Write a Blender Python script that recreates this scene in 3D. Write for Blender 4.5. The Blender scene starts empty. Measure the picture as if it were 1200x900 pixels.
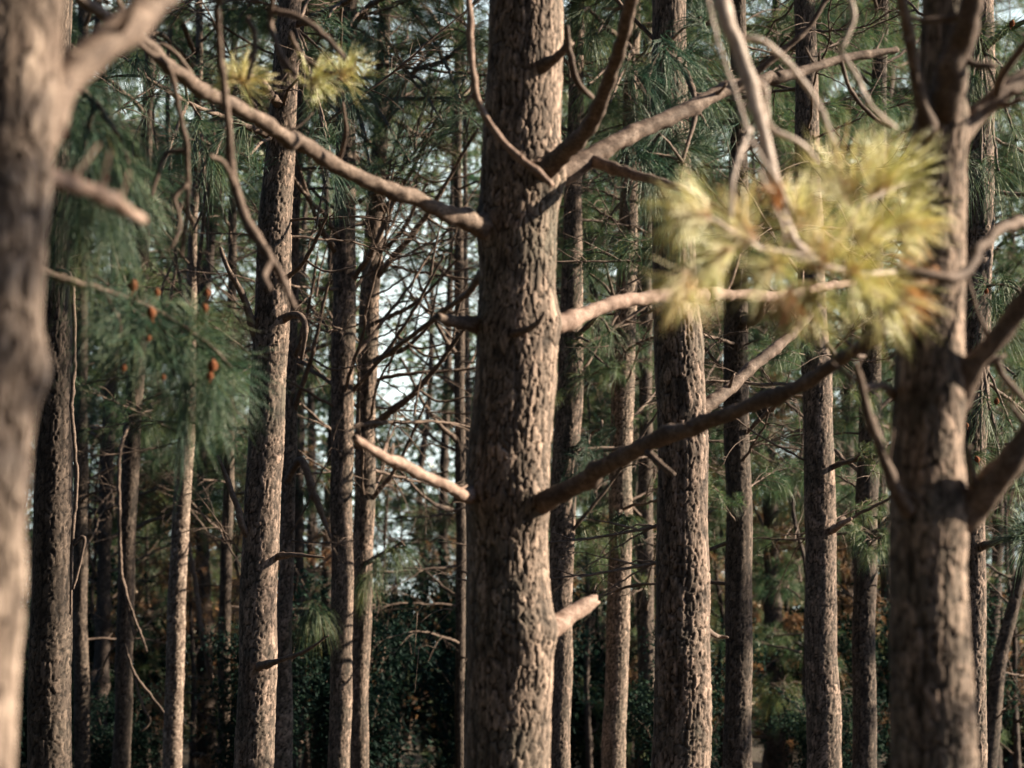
import bpy, math, random
import numpy as np
from mathutils import Vector, Matrix

R_ = math.radians
S = bpy.context.scene
COL = S.collection
PITCH = R_(7.0)
CAM = np.array([0.0, 0.0, 1.6])
K = 36.0 / 85.0 / 1200.0            # metres per photo pixel at one metre

# ------------------------------------------------------------------ helpers
def P(x, y, Y):
    """world point that shows at photo pixel x, y when it stands Y metres ahead"""
    nx, nz = (x - 600) * K, (450 - y) * K
    d = np.array([nx, math.cos(PITCH) - nz * math.sin(PITCH), math.sin(PITCH) + nz * math.cos(PITCH)])
    return CAM + d * (Y / d[1])

def unit(v):
    v = np.asarray(v, float)
    return v / (np.linalg.norm(v) + 1e-12)

class MB:
    """collects vertices and faces, builds ONE mesh"""
    def __init__(s): s.v, s.q, s.t, s.n, s.attr = [], [], [], 0, {}
    def add(s, v, q=None, t=None):
        s.v.append(np.asarray(v, np.float32))
        if q is not None and len(q): s.q.append(np.asarray(q, np.int32) + s.n)
        if t is not None and len(t): s.t.append(np.asarray(t, np.int32) + s.n)
        s.n += len(v)
    def mesh(s, name, mat, smooth=True):
        me = bpy.data.meshes.new(name)
        v = np.concatenate(s.v)
        q = np.concatenate(s.q) if s.q else np.zeros((0, 4), np.int32)
        t = np.concatenate(s.t) if s.t else np.zeros((0, 3), np.int32)
        me.vertices.add(len(v)); me.vertices.foreach_set('co', v.ravel())
        loops = np.concatenate([q.ravel(), t.ravel()]).astype(np.int32)
        me.loops.add(len(loops)); me.loops.foreach_set('vertex_index', loops)
        st = np.concatenate([np.arange(len(q)) * 4, len(q) * 4 + np.arange(len(t)) * 3]).astype(np.int32)
        me.polygons.add(len(st)); me.polygons.foreach_set('loop_start', st)
        me.polygons.foreach_set('use_smooth', np.full(len(st), smooth))
        for k, a in s.attr.items():
            at = me.attributes.new(k, 'FLOAT', 'POINT'); at.data.foreach_set('value', np.asarray(a, np.float32).ravel())
        me.update(calc_edges=True); me.validate()
        me.materials.append(mat)
        return me

def obj(name, me, parent=None):
    o = bpy.data.objects.new(name, me); COL.objects.link(o)
    if parent is not None: o.parent = parent
    return o

def thing(name, label, cat, loc, group=None):
    o = bpy.data.objects.new(name, None); COL.objects.link(o)
    o.empty_display_size = 0.3
    o.location = [float(c) for c in loc]; o['label'] = label; o['category'] = cat
    if group: o['group'] = group
    return o

def vnoise(u, v, pu, seed, nv=256):
    """value noise, periodic in u with whole period pu"""
    tab = np.random.RandomState(seed).rand(pu, nv)
    iu, iv = np.floor(u).astype(int), np.floor(v).astype(int)
    fu, fv = u - iu, v - iv
    fu, fv = fu * fu * (3 - 2 * fu), fv * fv * (3 - 2 * fv)
    a, b = tab[iu % pu, iv % nv], tab[(iu + 1) % pu, iv % nv]
    c, d = tab[iu % pu, (iv + 1) % nv], tab[(iu + 1) % pu, (iv + 1) % nv]
    return (a * (1 - fu) + b * fu) * (1 - fv) + (c * (1 - fu) + d * fu) * fv

def sstep(a, b, x):
    t = np.clip((x - a) / (b - a), 0, 1); return t * t * (3 - 2 * t)

def voronoi(u, v, nc, seed, nv=512):
    rs = np.random.RandomState(seed)
    jx, jy, rnd = rs.rand(nc, nv), rs.rand(nc, nv), rs.rand(nc, nv)
    iu, iv = np.floor(u).astype(int), np.floor(v).astype(int)
    f1 = np.full(u.shape, 9.0); f2 = np.full(u.shape, 9.0); idv = np.zeros(u.shape); rel = np.zeros(u.shape)
    for di in (-1, 0, 1):
        for dj in (-1, 0, 1):
            cu, cv = (iu + di), (iv + dj)
            a, b = cu % nc, cv % nv
            dx = cu + 0.05 + 0.9 * jx[a, b] - u; dy = cv + 0.05 + 0.9 * jy[a, b] - v
            d = np.sqrt(dx * dx + dy * dy)
            near = d < f1
            f2 = np.where(near, f1, np.minimum(f2, d))
            idv = np.where(near, rnd[a, b], idv); rel = np.where(near, -dy, rel)
            f1 = np.where(near, d, f1)
    return f1, f2, idv, rel

def frames(p):
    """parallel transport frames along a polyline"""
    t = np.gradient(p, axis=0); t /= np.linalg.norm(t, axis=1)[:, None] + 1e-12
    ref = np.array([0, 0, 1.0]) if abs(t[0][2]) < 0.9 else np.array([1.0, 0, 0])
    n = unit(ref - t[0] * ref.dot(t[0]))
    N = np.zeros_like(p)
    for i in range(len(p)):
        n = unit(n - t[i] * n.dot(t[i])); N[i] = n
    return t, N, np.cross(t, N)

def grid_quads(n, m):
    i = np.arange(n - 1)[:, None] * m; j = np.arange(m)[None, :]; k = (np.arange(m)[None, :] + 1) % m
    return np.stack([i + j, i + k, i + m + k, i + m + j], -1).reshape(-1, 4)

def catmull(pts, per):
    pts = np.asarray(pts, float)
    p = np.vstack([2 * pts[0] - pts[1], pts, 2 * pts[-1] - pts[-2]])
    out = []
    for i in range(1, len(p) - 2):
        n = max(2, int(np.linalg.norm((p[i + 1] - p[i])[:3]) / per))
        t = np.linspace(0, 1, n, endpoint=False)[:, None]
        out.append(0.5 * (2 * p[i] + (p[i + 1] - p[i - 1]) * t + (2 * p[i - 1] - 5 * p[i] + 4 * p[i + 1] - p[i + 2]) * t ** 2
                          + (3 * p[i] - p[i - 1] - 3 * p[i + 1] + p[i + 2]) * t ** 3))
    out.append(p[-2][None])
    return np.concatenate(out)

def add_limb(mb, pts, segs, rng, spacing, rough=0.09, wob=0.25, broken=False, smoothpath=True):
    """pts rows: x y z r"""
    c = catmull(pts, spacing) if smoothpath else np.asarray(pts, float)
    p, r = c[:, :3].copy(), np.maximum(c[:, 3], 0.0006)
    n = len(p)
    s = np.concatenate([[0], np.cumsum(np.linalg.norm(np.diff(p, axis=0), axis=1))])
    ph = [rng.uniform(0, 6.28) for _ in range(6)]
    L = max(r.max() * 9, 0.05)
    env = np.minimum(1, s / (L * 0.6))[:, None]
    nn = max(3, int(s[-1] / max(L * .42, 1e-4)) + 2); ks = np.sort(np.array([0, s[-1]] + [rng.uniform(0, s[-1]) for _ in range(nn - 2)]))
    kv = np.array([[rng.uniform(-1.3, 1.3) for _ in range(3)] for _ in range(nn)])
    p += env * (wob * r)[:, None] * np.stack([np.interp(s, ks, kv[:, j]) + .35 * np.sin(s / L * 5.1 + ph[j]) for j in range(3)], 1)
    node = np.zeros(n)
    for q in ks[1:-1]: node += np.exp(-((s - q) / (r.mean() * 1.4)) ** 2)
    r = r * (1 + .16 * np.minimum(node, 1.2))
    T, N, B = frames(p)
    th = np.linspace(0, 2 * np.pi, segs, endpoint=False)
    U = np.tile(th / (2 * np.pi) * 6, (n, 1)); V = np.tile((s / (r.mean() * 1.7))[:, None], (1, segs))
    sd = rng.randrange(9999)
    dis = 1 + rough * 2 * (vnoise(U, V, 6, sd) - .5) + rough * 1.6 * (vnoise(U * 2, V * 2.1, 12, sd + 1) - .5)
    rr = r[:, None] * dis
    v = p[:, None, :] + rr[..., None] * (np.cos(th)[None, :, None] * N[:, None, :] + np.sin(th)[None, :, None] * B[:, None, :])
    if broken:
        v[-1] += T[-1] * (np.array([rng.uniform(-.7, .9) for _ in range(segs)])[:, None] * r[-1])
    v = v.reshape(-1, 3)
    tip = p[-1] + T[-1] * (r[-1] * (-0.3 if broken else 0.8))
    v = np.vstack([v, tip[None], p[0][None]])
    b = (n - 1) * segs; k = np.arange(segs)
    t = np.concatenate([np.stack([b + k, b + (k + 1) % segs, np.full(segs, n * segs)], 1),
                        np.stack([(k + 1) % segs, k, np.full(segs, n * segs + 1)], 1)])
    mb.add(v, grid_quads(n, segs), t)
    return c

def add_tuft(mb, c, axis, L, n, rng, droop=0.35, rad=0.0011, spread=(8, 78), stem=0.35, solid=False, jit=.10):
    """a brush of long needles round a twig end"""
    rs = np.random.RandomState(rng.randrange(10 ** 6))
    axis = unit(axis)
    a = unit(np.cross(axis, [0.31, 0.22, 0.93])); b = np.cross(axis, a)
    nf = max(1, n // 3)
    az = np.repeat(rs.rand(nf) * 6.283, 3); el = np.repeat(np.radians(spread[0] + (spread[1] - spread[0]) * rs.rand(nf) ** 0.8), 3)
    off = np.repeat(rs.rand(nf), 3)
    az = az + rs.randn(len(az)) * jit; el = el + rs.randn(len(az)) * jit * .6
    m = len(az)
    d = axis[None] * np.cos(el)[:, None] + (a[None] * np.cos(az)[:, None] + b[None] * np.sin(az)[:, None]) * np.sin(el)[:, None]
    p0 = np.asarray(c)[None] - axis[None] * (off * stem * L)[:, None]
    ln = L * (0.72 + 0.4 * rs.rand(m)); dr = droop * (0.6 + 0.8 * rs.rand(m))
    side = np.cross(d, rs.randn(m, 3)); side /= np.linalg.norm(side, axis=1)[:, None] + 1e-9
    kink = np.cross(d, side)
    def at(t): return p0 + d * (ln * t)[:, None] + np.array([0, 0, -1.0])[None] * (dr * ln * t * t)[:, None] + kink * (0.07 * ln * np.sin(t * 3) * rs.randn())[:, None]
    ts = (0.0, 0.35, 0.72)
    w = (0.75, 1.0, 0.8)
    if solid:
        cr = []
        for t, f in zip(ts, w):
            q = at(t)
            for g in range(3):
                an = g * 2.0944
                cr.append(q + rad * f * (side * math.cos(an) + kink * math.sin(an)))
        cr.append(at(1.0))
        v = np.stack(cr, 1).reshape(-1, 3)
        tt = []
        for i in range(2):
            for g in range(3):
                h = (g + 1) % 3
                tt += [(i * 3 + g, i * 3 + h, i * 3 + 3 + h), (i * 3 + g, i * 3 + 3 + h, i * 3 + 3 + g)]
        for g in range(3): tt.append((6 + g, 6 + (g + 1) % 3, 9))
        k = 10
    else:
        cr = []
        for t, f in zip((0.0, 0.55), (0.8, 1.0)):
            q = at(t); cr += [q + side * rad * f, q - side * rad * f]
        cr.append(at(1.0))
        v = np.stack(cr, 1).reshape(-1, 3); tt = [(0, 1, 3), (0, 3, 2), (2, 3, 4)]; k = 5
    t = (np.arange(m)[:, None, None] * k + np.array(tt)[None]).reshape(-1, 3)
    mb.add(v, None, t)

# ------------------------------------------------------------------ materials
class NT:
    def __init__(s, name):
        s.m = bpy.data.materials.new(name); s.m.use_nodes = True
        s.t = s.m.node_tree; s.t.nodes.clear(); s.out = s.n('ShaderNodeOutputMaterial')
    def n(s, ty, **k):
        o = s.t.nodes.new(ty)
        for a, b in k.items(): setattr(o, a, b)
        return o
    def l(s, a, b): s.t.links.new(a, b)
    def ramp(s, f, stops):
        r = s.n('ShaderNodeValToRGB'); e = r.color_ramp.elements
        while len(e) < len(stops): e.new(0.5)
        for el, (p, c) in zip(e, stops): el.position = p; el.color = (*c, 1)
        s.l(f, r.inputs[0]); return r.outputs[0]
    def noise(s, sc, det=4, rough=.6, vec=None):
        k = s.n('ShaderNodeTexNoise'); k.inputs['Scale'].default_value = sc; k.inputs['Detail'].default_value = det; k.inputs['Roughness'].default_value = rough
        if vec is not None: s.l(vec, k.inputs['Vector'])
        return k.outputs['Fac']
    def mix(s, f, a, b, mode='MIX'):
        m = s.n('ShaderNodeMix', data_type='RGBA', blend_type=mode)
        for sock, v in ((m.inputs[0], f), (m.inputs[6], a), (m.inputs[7], b)):
            if isinstance(v, (int, float)): sock.default_value = v
            elif isinstance(v, tuple): sock.default_value = (*v, 1)
            else: s.l(v, sock)
        return m.outputs[2]

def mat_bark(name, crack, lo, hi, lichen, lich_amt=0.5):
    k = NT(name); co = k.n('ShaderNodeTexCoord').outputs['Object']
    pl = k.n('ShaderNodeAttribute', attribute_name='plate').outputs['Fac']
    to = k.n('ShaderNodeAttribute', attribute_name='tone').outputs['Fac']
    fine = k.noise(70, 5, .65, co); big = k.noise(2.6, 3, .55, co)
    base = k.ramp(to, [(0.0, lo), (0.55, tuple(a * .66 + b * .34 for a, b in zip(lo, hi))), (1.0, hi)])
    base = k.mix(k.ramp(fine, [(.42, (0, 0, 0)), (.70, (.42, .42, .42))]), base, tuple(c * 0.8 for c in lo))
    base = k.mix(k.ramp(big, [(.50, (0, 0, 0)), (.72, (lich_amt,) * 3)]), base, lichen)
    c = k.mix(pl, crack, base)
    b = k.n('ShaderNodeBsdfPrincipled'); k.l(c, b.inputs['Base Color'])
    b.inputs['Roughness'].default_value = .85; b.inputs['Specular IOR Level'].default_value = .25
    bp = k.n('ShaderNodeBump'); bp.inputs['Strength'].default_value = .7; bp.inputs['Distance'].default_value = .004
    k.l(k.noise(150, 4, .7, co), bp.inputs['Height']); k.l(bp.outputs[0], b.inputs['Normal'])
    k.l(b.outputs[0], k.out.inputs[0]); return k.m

def mat_limb(name, stops, scale=28, rough=.8):
    k = NT(name); co = k.n('ShaderNodeTexCoord').outputs['Object']
    f = k.noise(scale, 6, .68, co); g = k.noise(5, 2, .5, co)
    c = k.ramp(f, stops)
    c = k.mix(k.ramp(g, [(.45, (0, 0, 0)), (.7, (.55,) * 3)]), c, tuple(x * .55 for x in stops[0][1]))
    fl = k.noise(scale * 4.5, 5, .7, co)
    c = k.mix(k.ramp(fl, [(.44, (0, 0, 0)), (.62, (.75,) * 3)]), c, tuple(x * .5 for x in stops[0][1]))
    b = k.n('ShaderNodeBsdfPrincipled'); k.l(c, b.inputs['Base Color'])
    b.inputs['Roughness'].default_value = rough; b.inputs['Specular IOR Level'].default_value = .3
    bp = k.n('ShaderNodeBump'); bp.inputs['Strength'].default_value = .8; bp.inputs['Distance'].default_value = .004
    k.l(f, bp.inputs['Height']); k.l(bp.outputs[0], b.inputs['Normal'])
    k.l(b.outputs[0], k.out.inputs[0]); return k.m

def mat_leaf(name, stops, transl=.3, gloss=.06, grough=.45, sheath=None):
    k = NT(name); r = k.n('ShaderNodeNewGeometry').outputs['Random Per Island']
    co = k.n('ShaderNodeTexCoord').outputs['Object']
    oi = k.n('ShaderNodeObjectInfo').outputs['Random']
    mx = k.n('ShaderNodeMath', operation='MULTIPLY_ADD'); k.l(r, mx.inputs[0]); mx.inputs[1].default_value = .6
    m2 = k.n('ShaderNodeMath', operation='MULTIPLY_ADD'); k.l(k.noise(3.0, 2, .5, co), m2.inputs[0]); m2.inputs[1].default_value = .45
    m3 = k.n('ShaderNodeMath', operation='MULTIPLY_ADD'); k.l(oi, m3.inputs[0]); m3.inputs[1].default_value = .25; m3.inputs[2].default_value = -.12
    k.l(m3.outputs[0], m2.inputs[2]); k.l(m2.outputs[0], mx.inputs[2])
    c = k.ramp(mx.outputs[0], stops)
    if sheath:          # needle bundles leave the twig in rusty sheaths
        al = k.n('ShaderNodeAttribute', attribute_name='along').outputs['Fac']
        c = k.mix(k.ramp(al, [(0, (.9,) * 3), (.32, (0, 0, 0))]), c, sheath)
    d = k.n('ShaderNodeBsdfDiffuse'); k.l(c, d.inputs[0])
    t = k.n('ShaderNodeBsdfTranslucent'); k.l(c, t.inputs[0])
    g = k.n('ShaderNodeBsdfGlossy'); g.inputs['Roughness'].default_value = grough; g.inputs[0].default_value = (.8, .8, .75, 1)
    a = k.n('ShaderNodeMixShader'); a.inputs[0].default_value = transl; k.l(d.outputs[0], a.inputs[1]); k.l(t.outputs[0], a.inputs[2])
    b = k.n('ShaderNodeMixShader'); b.inputs[0].default_value = gloss; k.l(a.outputs[0], b.inputs[1]); k.l(g.outputs[0], b.inputs[2])
    k.l(b.outputs[0], k.out.inputs[0]); return k.m

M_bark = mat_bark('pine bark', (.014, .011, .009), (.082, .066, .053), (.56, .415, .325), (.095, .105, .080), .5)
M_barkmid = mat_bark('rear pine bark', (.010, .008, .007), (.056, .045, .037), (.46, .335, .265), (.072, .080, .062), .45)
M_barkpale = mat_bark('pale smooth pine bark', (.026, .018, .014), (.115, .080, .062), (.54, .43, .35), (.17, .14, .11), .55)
M_barkshade = mat_bark('shaded pine bark', (.009, .007, .006), (.042, .032, .026), (.22, .165, .13), (.055, .056, .042), .35)  # pine bark with the deep shade of the dim trunks put into its colour
M_limb = mat_limb('rosy branch bark', [(.25, (.060, .041, .032)), (.5, (.17, .122, .095)), (.75, (.37, .285, .23))])
M_dry = mat_limb('bare dry wood', [(.25, (.17, .105, .078)), (.5, (.34, .24, .19)), (.75, (.50, .385, .32))], 40)
M_sunwood = mat_limb('sunlit dry wood', [(.25, (.40, .32, .27)), (.5, (.60, .51, .45)), (.75, (.74, .66, .60))], 40)  # dry wood colour lightened to stand in for sun on the near bough
M_twig = mat_limb('dead twig', [(.25, (.075, .052, .040)), (.5, (.17, .122, .096)), (.8, (.31, .24, .195))], 30)
M_needle = mat_leaf('dark green needles', [(0, (.015, .052, .040)), (.45, (.034, .104, .068)), (.8, (.085, .155, .068)), (1, (.17, .15, .06))], .32)
M_needle_soft = mat_leaf('blue green needles', [(0, (.038, .098, .078)), (.45, (.085, .185, .128)), (.8, (.19, .27, .13)), (1, (.28, .26, .12))], .45)
M_needle_far = mat_leaf('olive needles', [(0, (.018, .066, .046)), (.4, (.052, .125, .066)), (.75, (.155, .210, .070)), (1, (.30, .20, .075))], .40)
M_needle_gold = mat_leaf('yellow green needles', [(0, (.56, .64, .22)), (.4, (.84, .83, .38)), (.75, (.92, .84, .46)), (1, (.86, .60, .30))], .5, .16, .42, (.55, .24, .10))
M_needle_rust = mat_leaf('rust tipped needles', [(0, (.50, .24, .08)), (.5, (.66, .34, .12)), (1, (.74, .50, .20))], .5, .12, .42)
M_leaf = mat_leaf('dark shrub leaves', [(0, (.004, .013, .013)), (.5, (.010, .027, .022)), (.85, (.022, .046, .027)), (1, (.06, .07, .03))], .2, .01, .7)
M_leafdry = mat_leaf('rusty dry leaves', [(0, (.10, .085, .04)), (.4, (.25, .155, .07)), (.75, (.42, .20, .085)), (1, (.50, .30, .15))], .35)
M_cone = mat_limb('orange brown cone', [(.25, (.08, .030, .015)), (.5, (.24, .085, .035)), (.8, (.36, .15, .065))], 90, .95)

k = NT('forest floor'); co = k.n('ShaderNodeTexCoord').outputs['Object']
f = k.noise(1.3, 6, .6, co); f2 = k.noise(22, 5, .7, co)
c = k.ramp(f, [(.3, (.020, .018, .011)), (.5, (.05, .036, .022)), (.7, (.032, .040, .018))])
c = k.mix(k.ramp(f2, [(.4, (0, 0, 0)), (.7, (.7,) * 3)]), c, (.09, .058, .034))
b = k.n('ShaderNodeBsdfPrincipled'); k.l(c, b.inputs['Base Color']); b.inputs['Roughness'].default_value = .95
bp = k.n('ShaderNodeBump'); bp.inputs['Distance'].default_value = .05; k.l(f2, bp.inputs['Height']); k.l(bp.outputs[0], b.inputs['Normal'])
k.l(b.outputs[0], k.out.inputs[0]); M_ground = k.m

# ------------------------------------------------------------------ shared branch meshes (built once, copied many times)
def dead_branch_mesh(i):
    rng = random.Random(100 + i); mb = MB()
    L = rng.uniform(1.5, 2.3); r0 = rng.uniform(.013, .020)
    rise = [.75, .35, .1, -.15, .6, -.3, .25, .95, .5, -.05][i % 10]
    curl = rng.uniform(-.5, .6)
    pts = []
    side = 0
    for j in range(8):
        t = j / 7; side += rng.uniform(-.06, .06)
        pts.append((L * t * (1 - .12 * abs(rise)), side * t * L, L * (rise * t + curl * t * t * .45) + rng.uniform(-.03, .03) * t, r0 * (1 - .8 * t)))
    c = add_limb(mb, pts, 7, rng, .05, .12, .5)
    for _ in range(rng.randint(9, 15)):
        b = c[int(len(c) * rng.uniform(.18, .95))]
        az = rng.uniform(-1.3, 1.3); up = rng.uniform(-.6, .7)
        l = rng.uniform(.25, .85) * (1.1 - .4 * b[0] / L)
        d = unit([math.cos(az), math.sin(az), up + rise * .4]); bend = np.array([rng.uniform(-.3, .3), rng.uniform(-.3, .3), rng.uniform(-.7, .4)])
        r1 = min(b[3] * .7, .008)
        tp = [np.append(b[:3] + d * l * t + bend * l * t * t, r1 * (1 - .75 * t)) for t in (0, .25, .5, .75, 1)]
        tc = add_limb(mb, tp, 5, rng, .05, .1, .8)
        for _ in range(rng.randint(1, 3)):
            b2 = tc[int(len(tc) * rng.uniform(.3, .9))]
            d2 = unit(d + np.array([rng.uniform(-.9, .9), rng.uniform(-.9, .9), rng.uniform(-.9, .7)])); l2 = l * rng.uniform(.25, .6)
            add_limb(mb, [np.append(b2[:3] + d2 * l2 * t + bend * l2 * t * t * .8, .0035 * (1 - .6 * t)) for t in (0, .33, .66, 1)], 4, rng, .06, .1, .8)
    return mb.mesh('dead_branch', M_twig)

def bough_meshes(i, tufts=24, n=96, L=1.9, nl=.25, mat=None):
    """a living branch and its needles"""
    rng = random.Random(300 + i); lb, nb = MB(), MB()
    rise = rng.choice([.25, .45, .05, .6]); r0 = .022
    pts = [(L * t, rng.uniform(-.08, .08) * L * t, L * (rise * t - .12 * t * t), r0 * (1 - .75 * t)) for t in np.linspace(0, 1, 7)]
    c = add_limb(lb, pts, 7, rng, .07, .1, .5)
    for q in range(tufts):
        b = c[min(len(c) - 1, int(len(c) * (1 if q == 0 else rng.uniform(.28, 1.0))))]
        az = rng.uniform(-1.4, 1.4); l = rng.uniform(.12, .62)
        d = unit([math.cos(az), math.sin(az), rng.uniform(-.5, .7)])
        e = b[:3] + d * l + np.array([0, 0, -.18 * l * rng.random()])
        add_limb(lb, [np.append(b[:3], .007), np.append(b[:3] + d * l * .5 + np.array([0, 0, .03]), .006), np.append(e, .005)], 5, rng, .08)
        add_tuft(nb, e, d + np.array([0, 0, rng.uniform(-.3, .5)]), nl * rng.uniform(.8, 1.15), n, rng, rng.uniform(.25, .85), .0016, (8, 80), .5)
    return lb.mesh('bough', M_twig), nb.mesh('needles', mat or M_needle_far)

DEAD = [dead_branch_mesh(i) for i in range(10)]
BOUGH = [bough_meshes(i) for i in range(6)]
BOUGHR = [bough_meshes(40 + i, n=70, nl=.18, mat=M_leafdry) for i in range(2)]
BOUGHD = [bough_meshes(20 + i, mat=M_needle) for i in range(4)]

def put_branch(tree, me, pos, az, scale, needles=None, pitch=0.0):
    o = obj('branch', me, tree)
    o.location = [float(x) for x in pos]; o.rotation_euler = (0, pitch, az); o.scale = (scale,) * 3
    if needles is not None: obj('needles', needles, o)
    return o

# ------------------------------------------------------------------ trees drawn from the photograph
class Tree:
    def __init__(s, label, pts, Y, height=14.0, mat=None, cell=(.028, .066), amp=.0085, seed=1, knots=(), visible=True, group='pines standing in the front rows', segs=None, name='pine_tree'):
        s.Y, s.rng = Y, random.Random(seed); s.mpp = Y * K
        w = sorted([(*P(x, y, Y), ww * s.mpp / 2) for x, y, ww in pts], key=lambda q: q[2])
        w = np.array(w)
        lo, hi = w[0], w[-1]; sl = (w[1] - w[0])[:2] / max(.05, w[1][2] - w[0][2]); sh = (w[-1] - w[-2])[:2] / max(.05, w[-1][2] - w[-2][2])
        below = []
        for z, fl in ((-.2, 1.45), (.05, 1.32), (.3, 1.14), (.8, 1.05)):
            if z < lo[2] - .25: below.append([*(lo[:2] + sl * .6 * (z - lo[2])), z, lo[3] * fl])
        top = []
        for t in (.12, .35, .6, .85, 1.0):
            z = hi[2] + (height - hi[2]) * t
            top.append([*(hi[:2] + sh * .5 * (z - hi[2])), z, max(.012, hi[3] * (1 - .95 * t))])
        full = np.array(below + [list(q) for q in w] + top)
        s.base = np.array([full[0][0], full[0][1], 0.0])
        s.full = full
        s.root = thing(name, label, 'pine tree', s.base, group)
        # rows: fine where the picture shows them, coarse elsewhere
        zb, zt = P(600, 960, Y)[2], P(600, -60, Y)[2]
        fine = s.mpp * 1.35
        zs = np.concatenate([np.arange(full[0][2], zb, .06), np.arange(max(zb, full[0][2]), min(zt, height), fine), np.arange(min(zt, height), height, .12), [height]])
        zs = np.unique(np.round(zs, 5)); zs = zs[np.concatenate([[True], np.diff(zs) > fine * .4])]
        # smooth axis
        cx = catmull(full, .05); o = np.argsort(cx[:, 2]); cx = cx[o]
        ax = np.stack([np.interp(zs, cx[:, 2], cx[:, j]) for j in range(4)], 1)
        wb = s.rng.uniform(0, 6); ax[:, 0] += .006 * np.sin(zs * 2.1 + wb) + .004 * np.sin(zs * 5.3 + wb * 2)
        s.ax, s.zs = ax, zs
        rm = float(np.interp((zb + zt) / 2, zs, ax[:, 3]))
        M = segs or int(min(260, max(40, 2 * math.pi * rm / s.mpp / 1.35)))
        th = np.linspace(0, 2 * np.pi, M, endpoint=False)
        nc = max(7, int(round(2 * math.pi * rm / cell[0])))
        TH, ZZ = np.meshgrid(th, zs)
        U = TH / (2 * np.pi) * nc; V = ZZ / cell[1] + 20
        p1, p3 = max(3, nc // 3), nc * 3
        A = TH / (2 * np.pi)
        wu = (vnoise(A * p1, V * .8, p1, seed + 5) - .5) * 1.3 + (vnoise(A * p3, V * 2.6, p3, seed + 8) - .5) * .55
        wv = (vnoise(A * p1, V * .5, p1, seed + 6) - .5) * 1.4 + (vnoise(A * p3, V * 2.2, p3, seed + 9) - .5) * .6
        U2, V2 = U + wu, V + wv
        f1, f2, idv, rel = voronoi(U2, V2, nc, seed)
        nz = vnoise(U * 5, V * 4, nc * 5, seed + 4) - .5
        nz2 = vnoise(U * 9, V * 6, nc * 9, seed + 10) - .5
        crack = f2 - f1 + .12 * nz
        plate = sstep(.0, .17, crack)
        g1, g2, gid, grel = voronoi(U2 * 2 + .5, V2 * 1.6 + .3 * nz, nc * 2, seed + 3)
        fl = sstep(.0, .12, g2 - g1)
        fw = vnoise(A * nc, V * .28, nc, seed + 11)                                   # long vertical furrows wander between the plates
        fur = sstep(.0, .13, np.abs(fw - .5))
        mound = 1 - np.clip(f1, 0, 1.1) ** 2
        terr = .30 * mound + .50 * idv + .30 * (gid - .5) + .25 * rel
        terr = np.floor(terr * 4 + .6 * nz) / 4 * .6 + terr * .4                      # flaky layers
        hgt = plate * (.45 + .45 * terr) * (.55 + .45 * fur) + .10 * fl * plate + .10 * nz + .07 * nz2
        plate = plate * (.45 + .55 * fur)
        low = vnoise(TH / (2 * np.pi) * 3, ZZ / .35 + 9, 3, seed + 7) - .5
        dis = amp * (.55 + .85 * vnoise(A * 3, ZZ / .5 + 3, 3, seed + 12)) * (hgt - .55) + low * rm * .10
        for kx, ky, ka, ks in knots:          # swellings where limbs leave: pixel, height and size
            kp = P(kx, ky, Y); zk = kp[2]
            axk = np.array([np.interp(zk, zs, ax[:, j]) for j in range(4)])
            thk = math.acos(max(-1, min(1, (kp[0] - axk[0]) / axk[3]))) * -1
            dth = (TH - thk + np.pi) % (2 * np.pi) - np.pi
            dis = dis + ka * np.exp(-((dth * axk[3]) ** 2 + ((ZZ - zk) * .8) ** 2) / (2 * ks * ks))
        rr = ax[:, 3][:, None] + dis * np.clip(ax[:, 3][:, None] / rm, .15, 1.2)
        v = np.stack([ax[:, 0][:, None] + rr * np.cos(TH), ax[:, 1][:, None] + rr * np.sin(TH), ZZ], -1)
        mb = MB(); mb.add(v.reshape(-1, 3) - s.base, grid_quads(len(zs), M))
        tone = np.clip(.02 + .45 * idv + .32 * gid + .45 * nz + .45 * nz2 + .12 * fur, 0, 1)
        mb.attr = {'plate': np.clip((.10 + .90 * plate) * (.7 + .3 * fl), 0, 1), 'tone': tone}
        s.trunk = obj('trunk', mb.mesh('trunk', mat or M_bark), s.root)

    def axis(s, z): return np.array([np.interp(z, s.zs, s.ax[:, j]) for j in range(4)])

    def branch(s, pts, mat=None, twigs=(), broken=False, segs=16, root=True, label=None, rough=.15, wob=.26, shear=None):
        """pts: pixel x, y, metres nearer (-) or farther (+) than the trunk, width in pixels"""
        mb = MB(); rows = []
        if shear: pts = [(x, y, dy + shear(x, y), w) for x, y, dy, w in pts]
        for x, y, dy, w in pts:
            rows.append(np.append(P(x, y, s.Y + dy), w * (s.Y + dy) * K / 2))
        if root:
            a = s.axis(rows[0][2] - .25 * rows[0][3] * 2)
            inner = a[:3] + (rows[0][:3] - a[:3]) * .25
            rows = [np.append(inner, rows[0][3] * 1.3)] + rows
            rows[1][3] *= 1.18
        c = add_limb(mb, rows, segs, s.rng, .013, rough, wob, broken)
        if pts[0][3] >= 12 and len(pts) > 3:
            for _ in range(s.rng.randint(4, 7)):
                b_ = c[int(len(c) * s.rng.uniform(.2, .97))]; d = unit([s.rng.uniform(-1, 1), s.rng.uniform(-1, 1), s.rng.uniform(-.6, 1)]); l = b_[3] * s.rng.uniform(2.0, 6.5); rw_ = b_[3] * s.rng.uniform(.16, .34)
                add_limb(mb, [np.append(b_[:3], rw_ * 1.5), np.append(b_[:3] + d * l * .5, rw_), np.append(b_[:3] + d * l + np.array([0, 0, .2 * l]), rw_ * .6)], 7, s.rng, .015, .15, .3, True)
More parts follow.
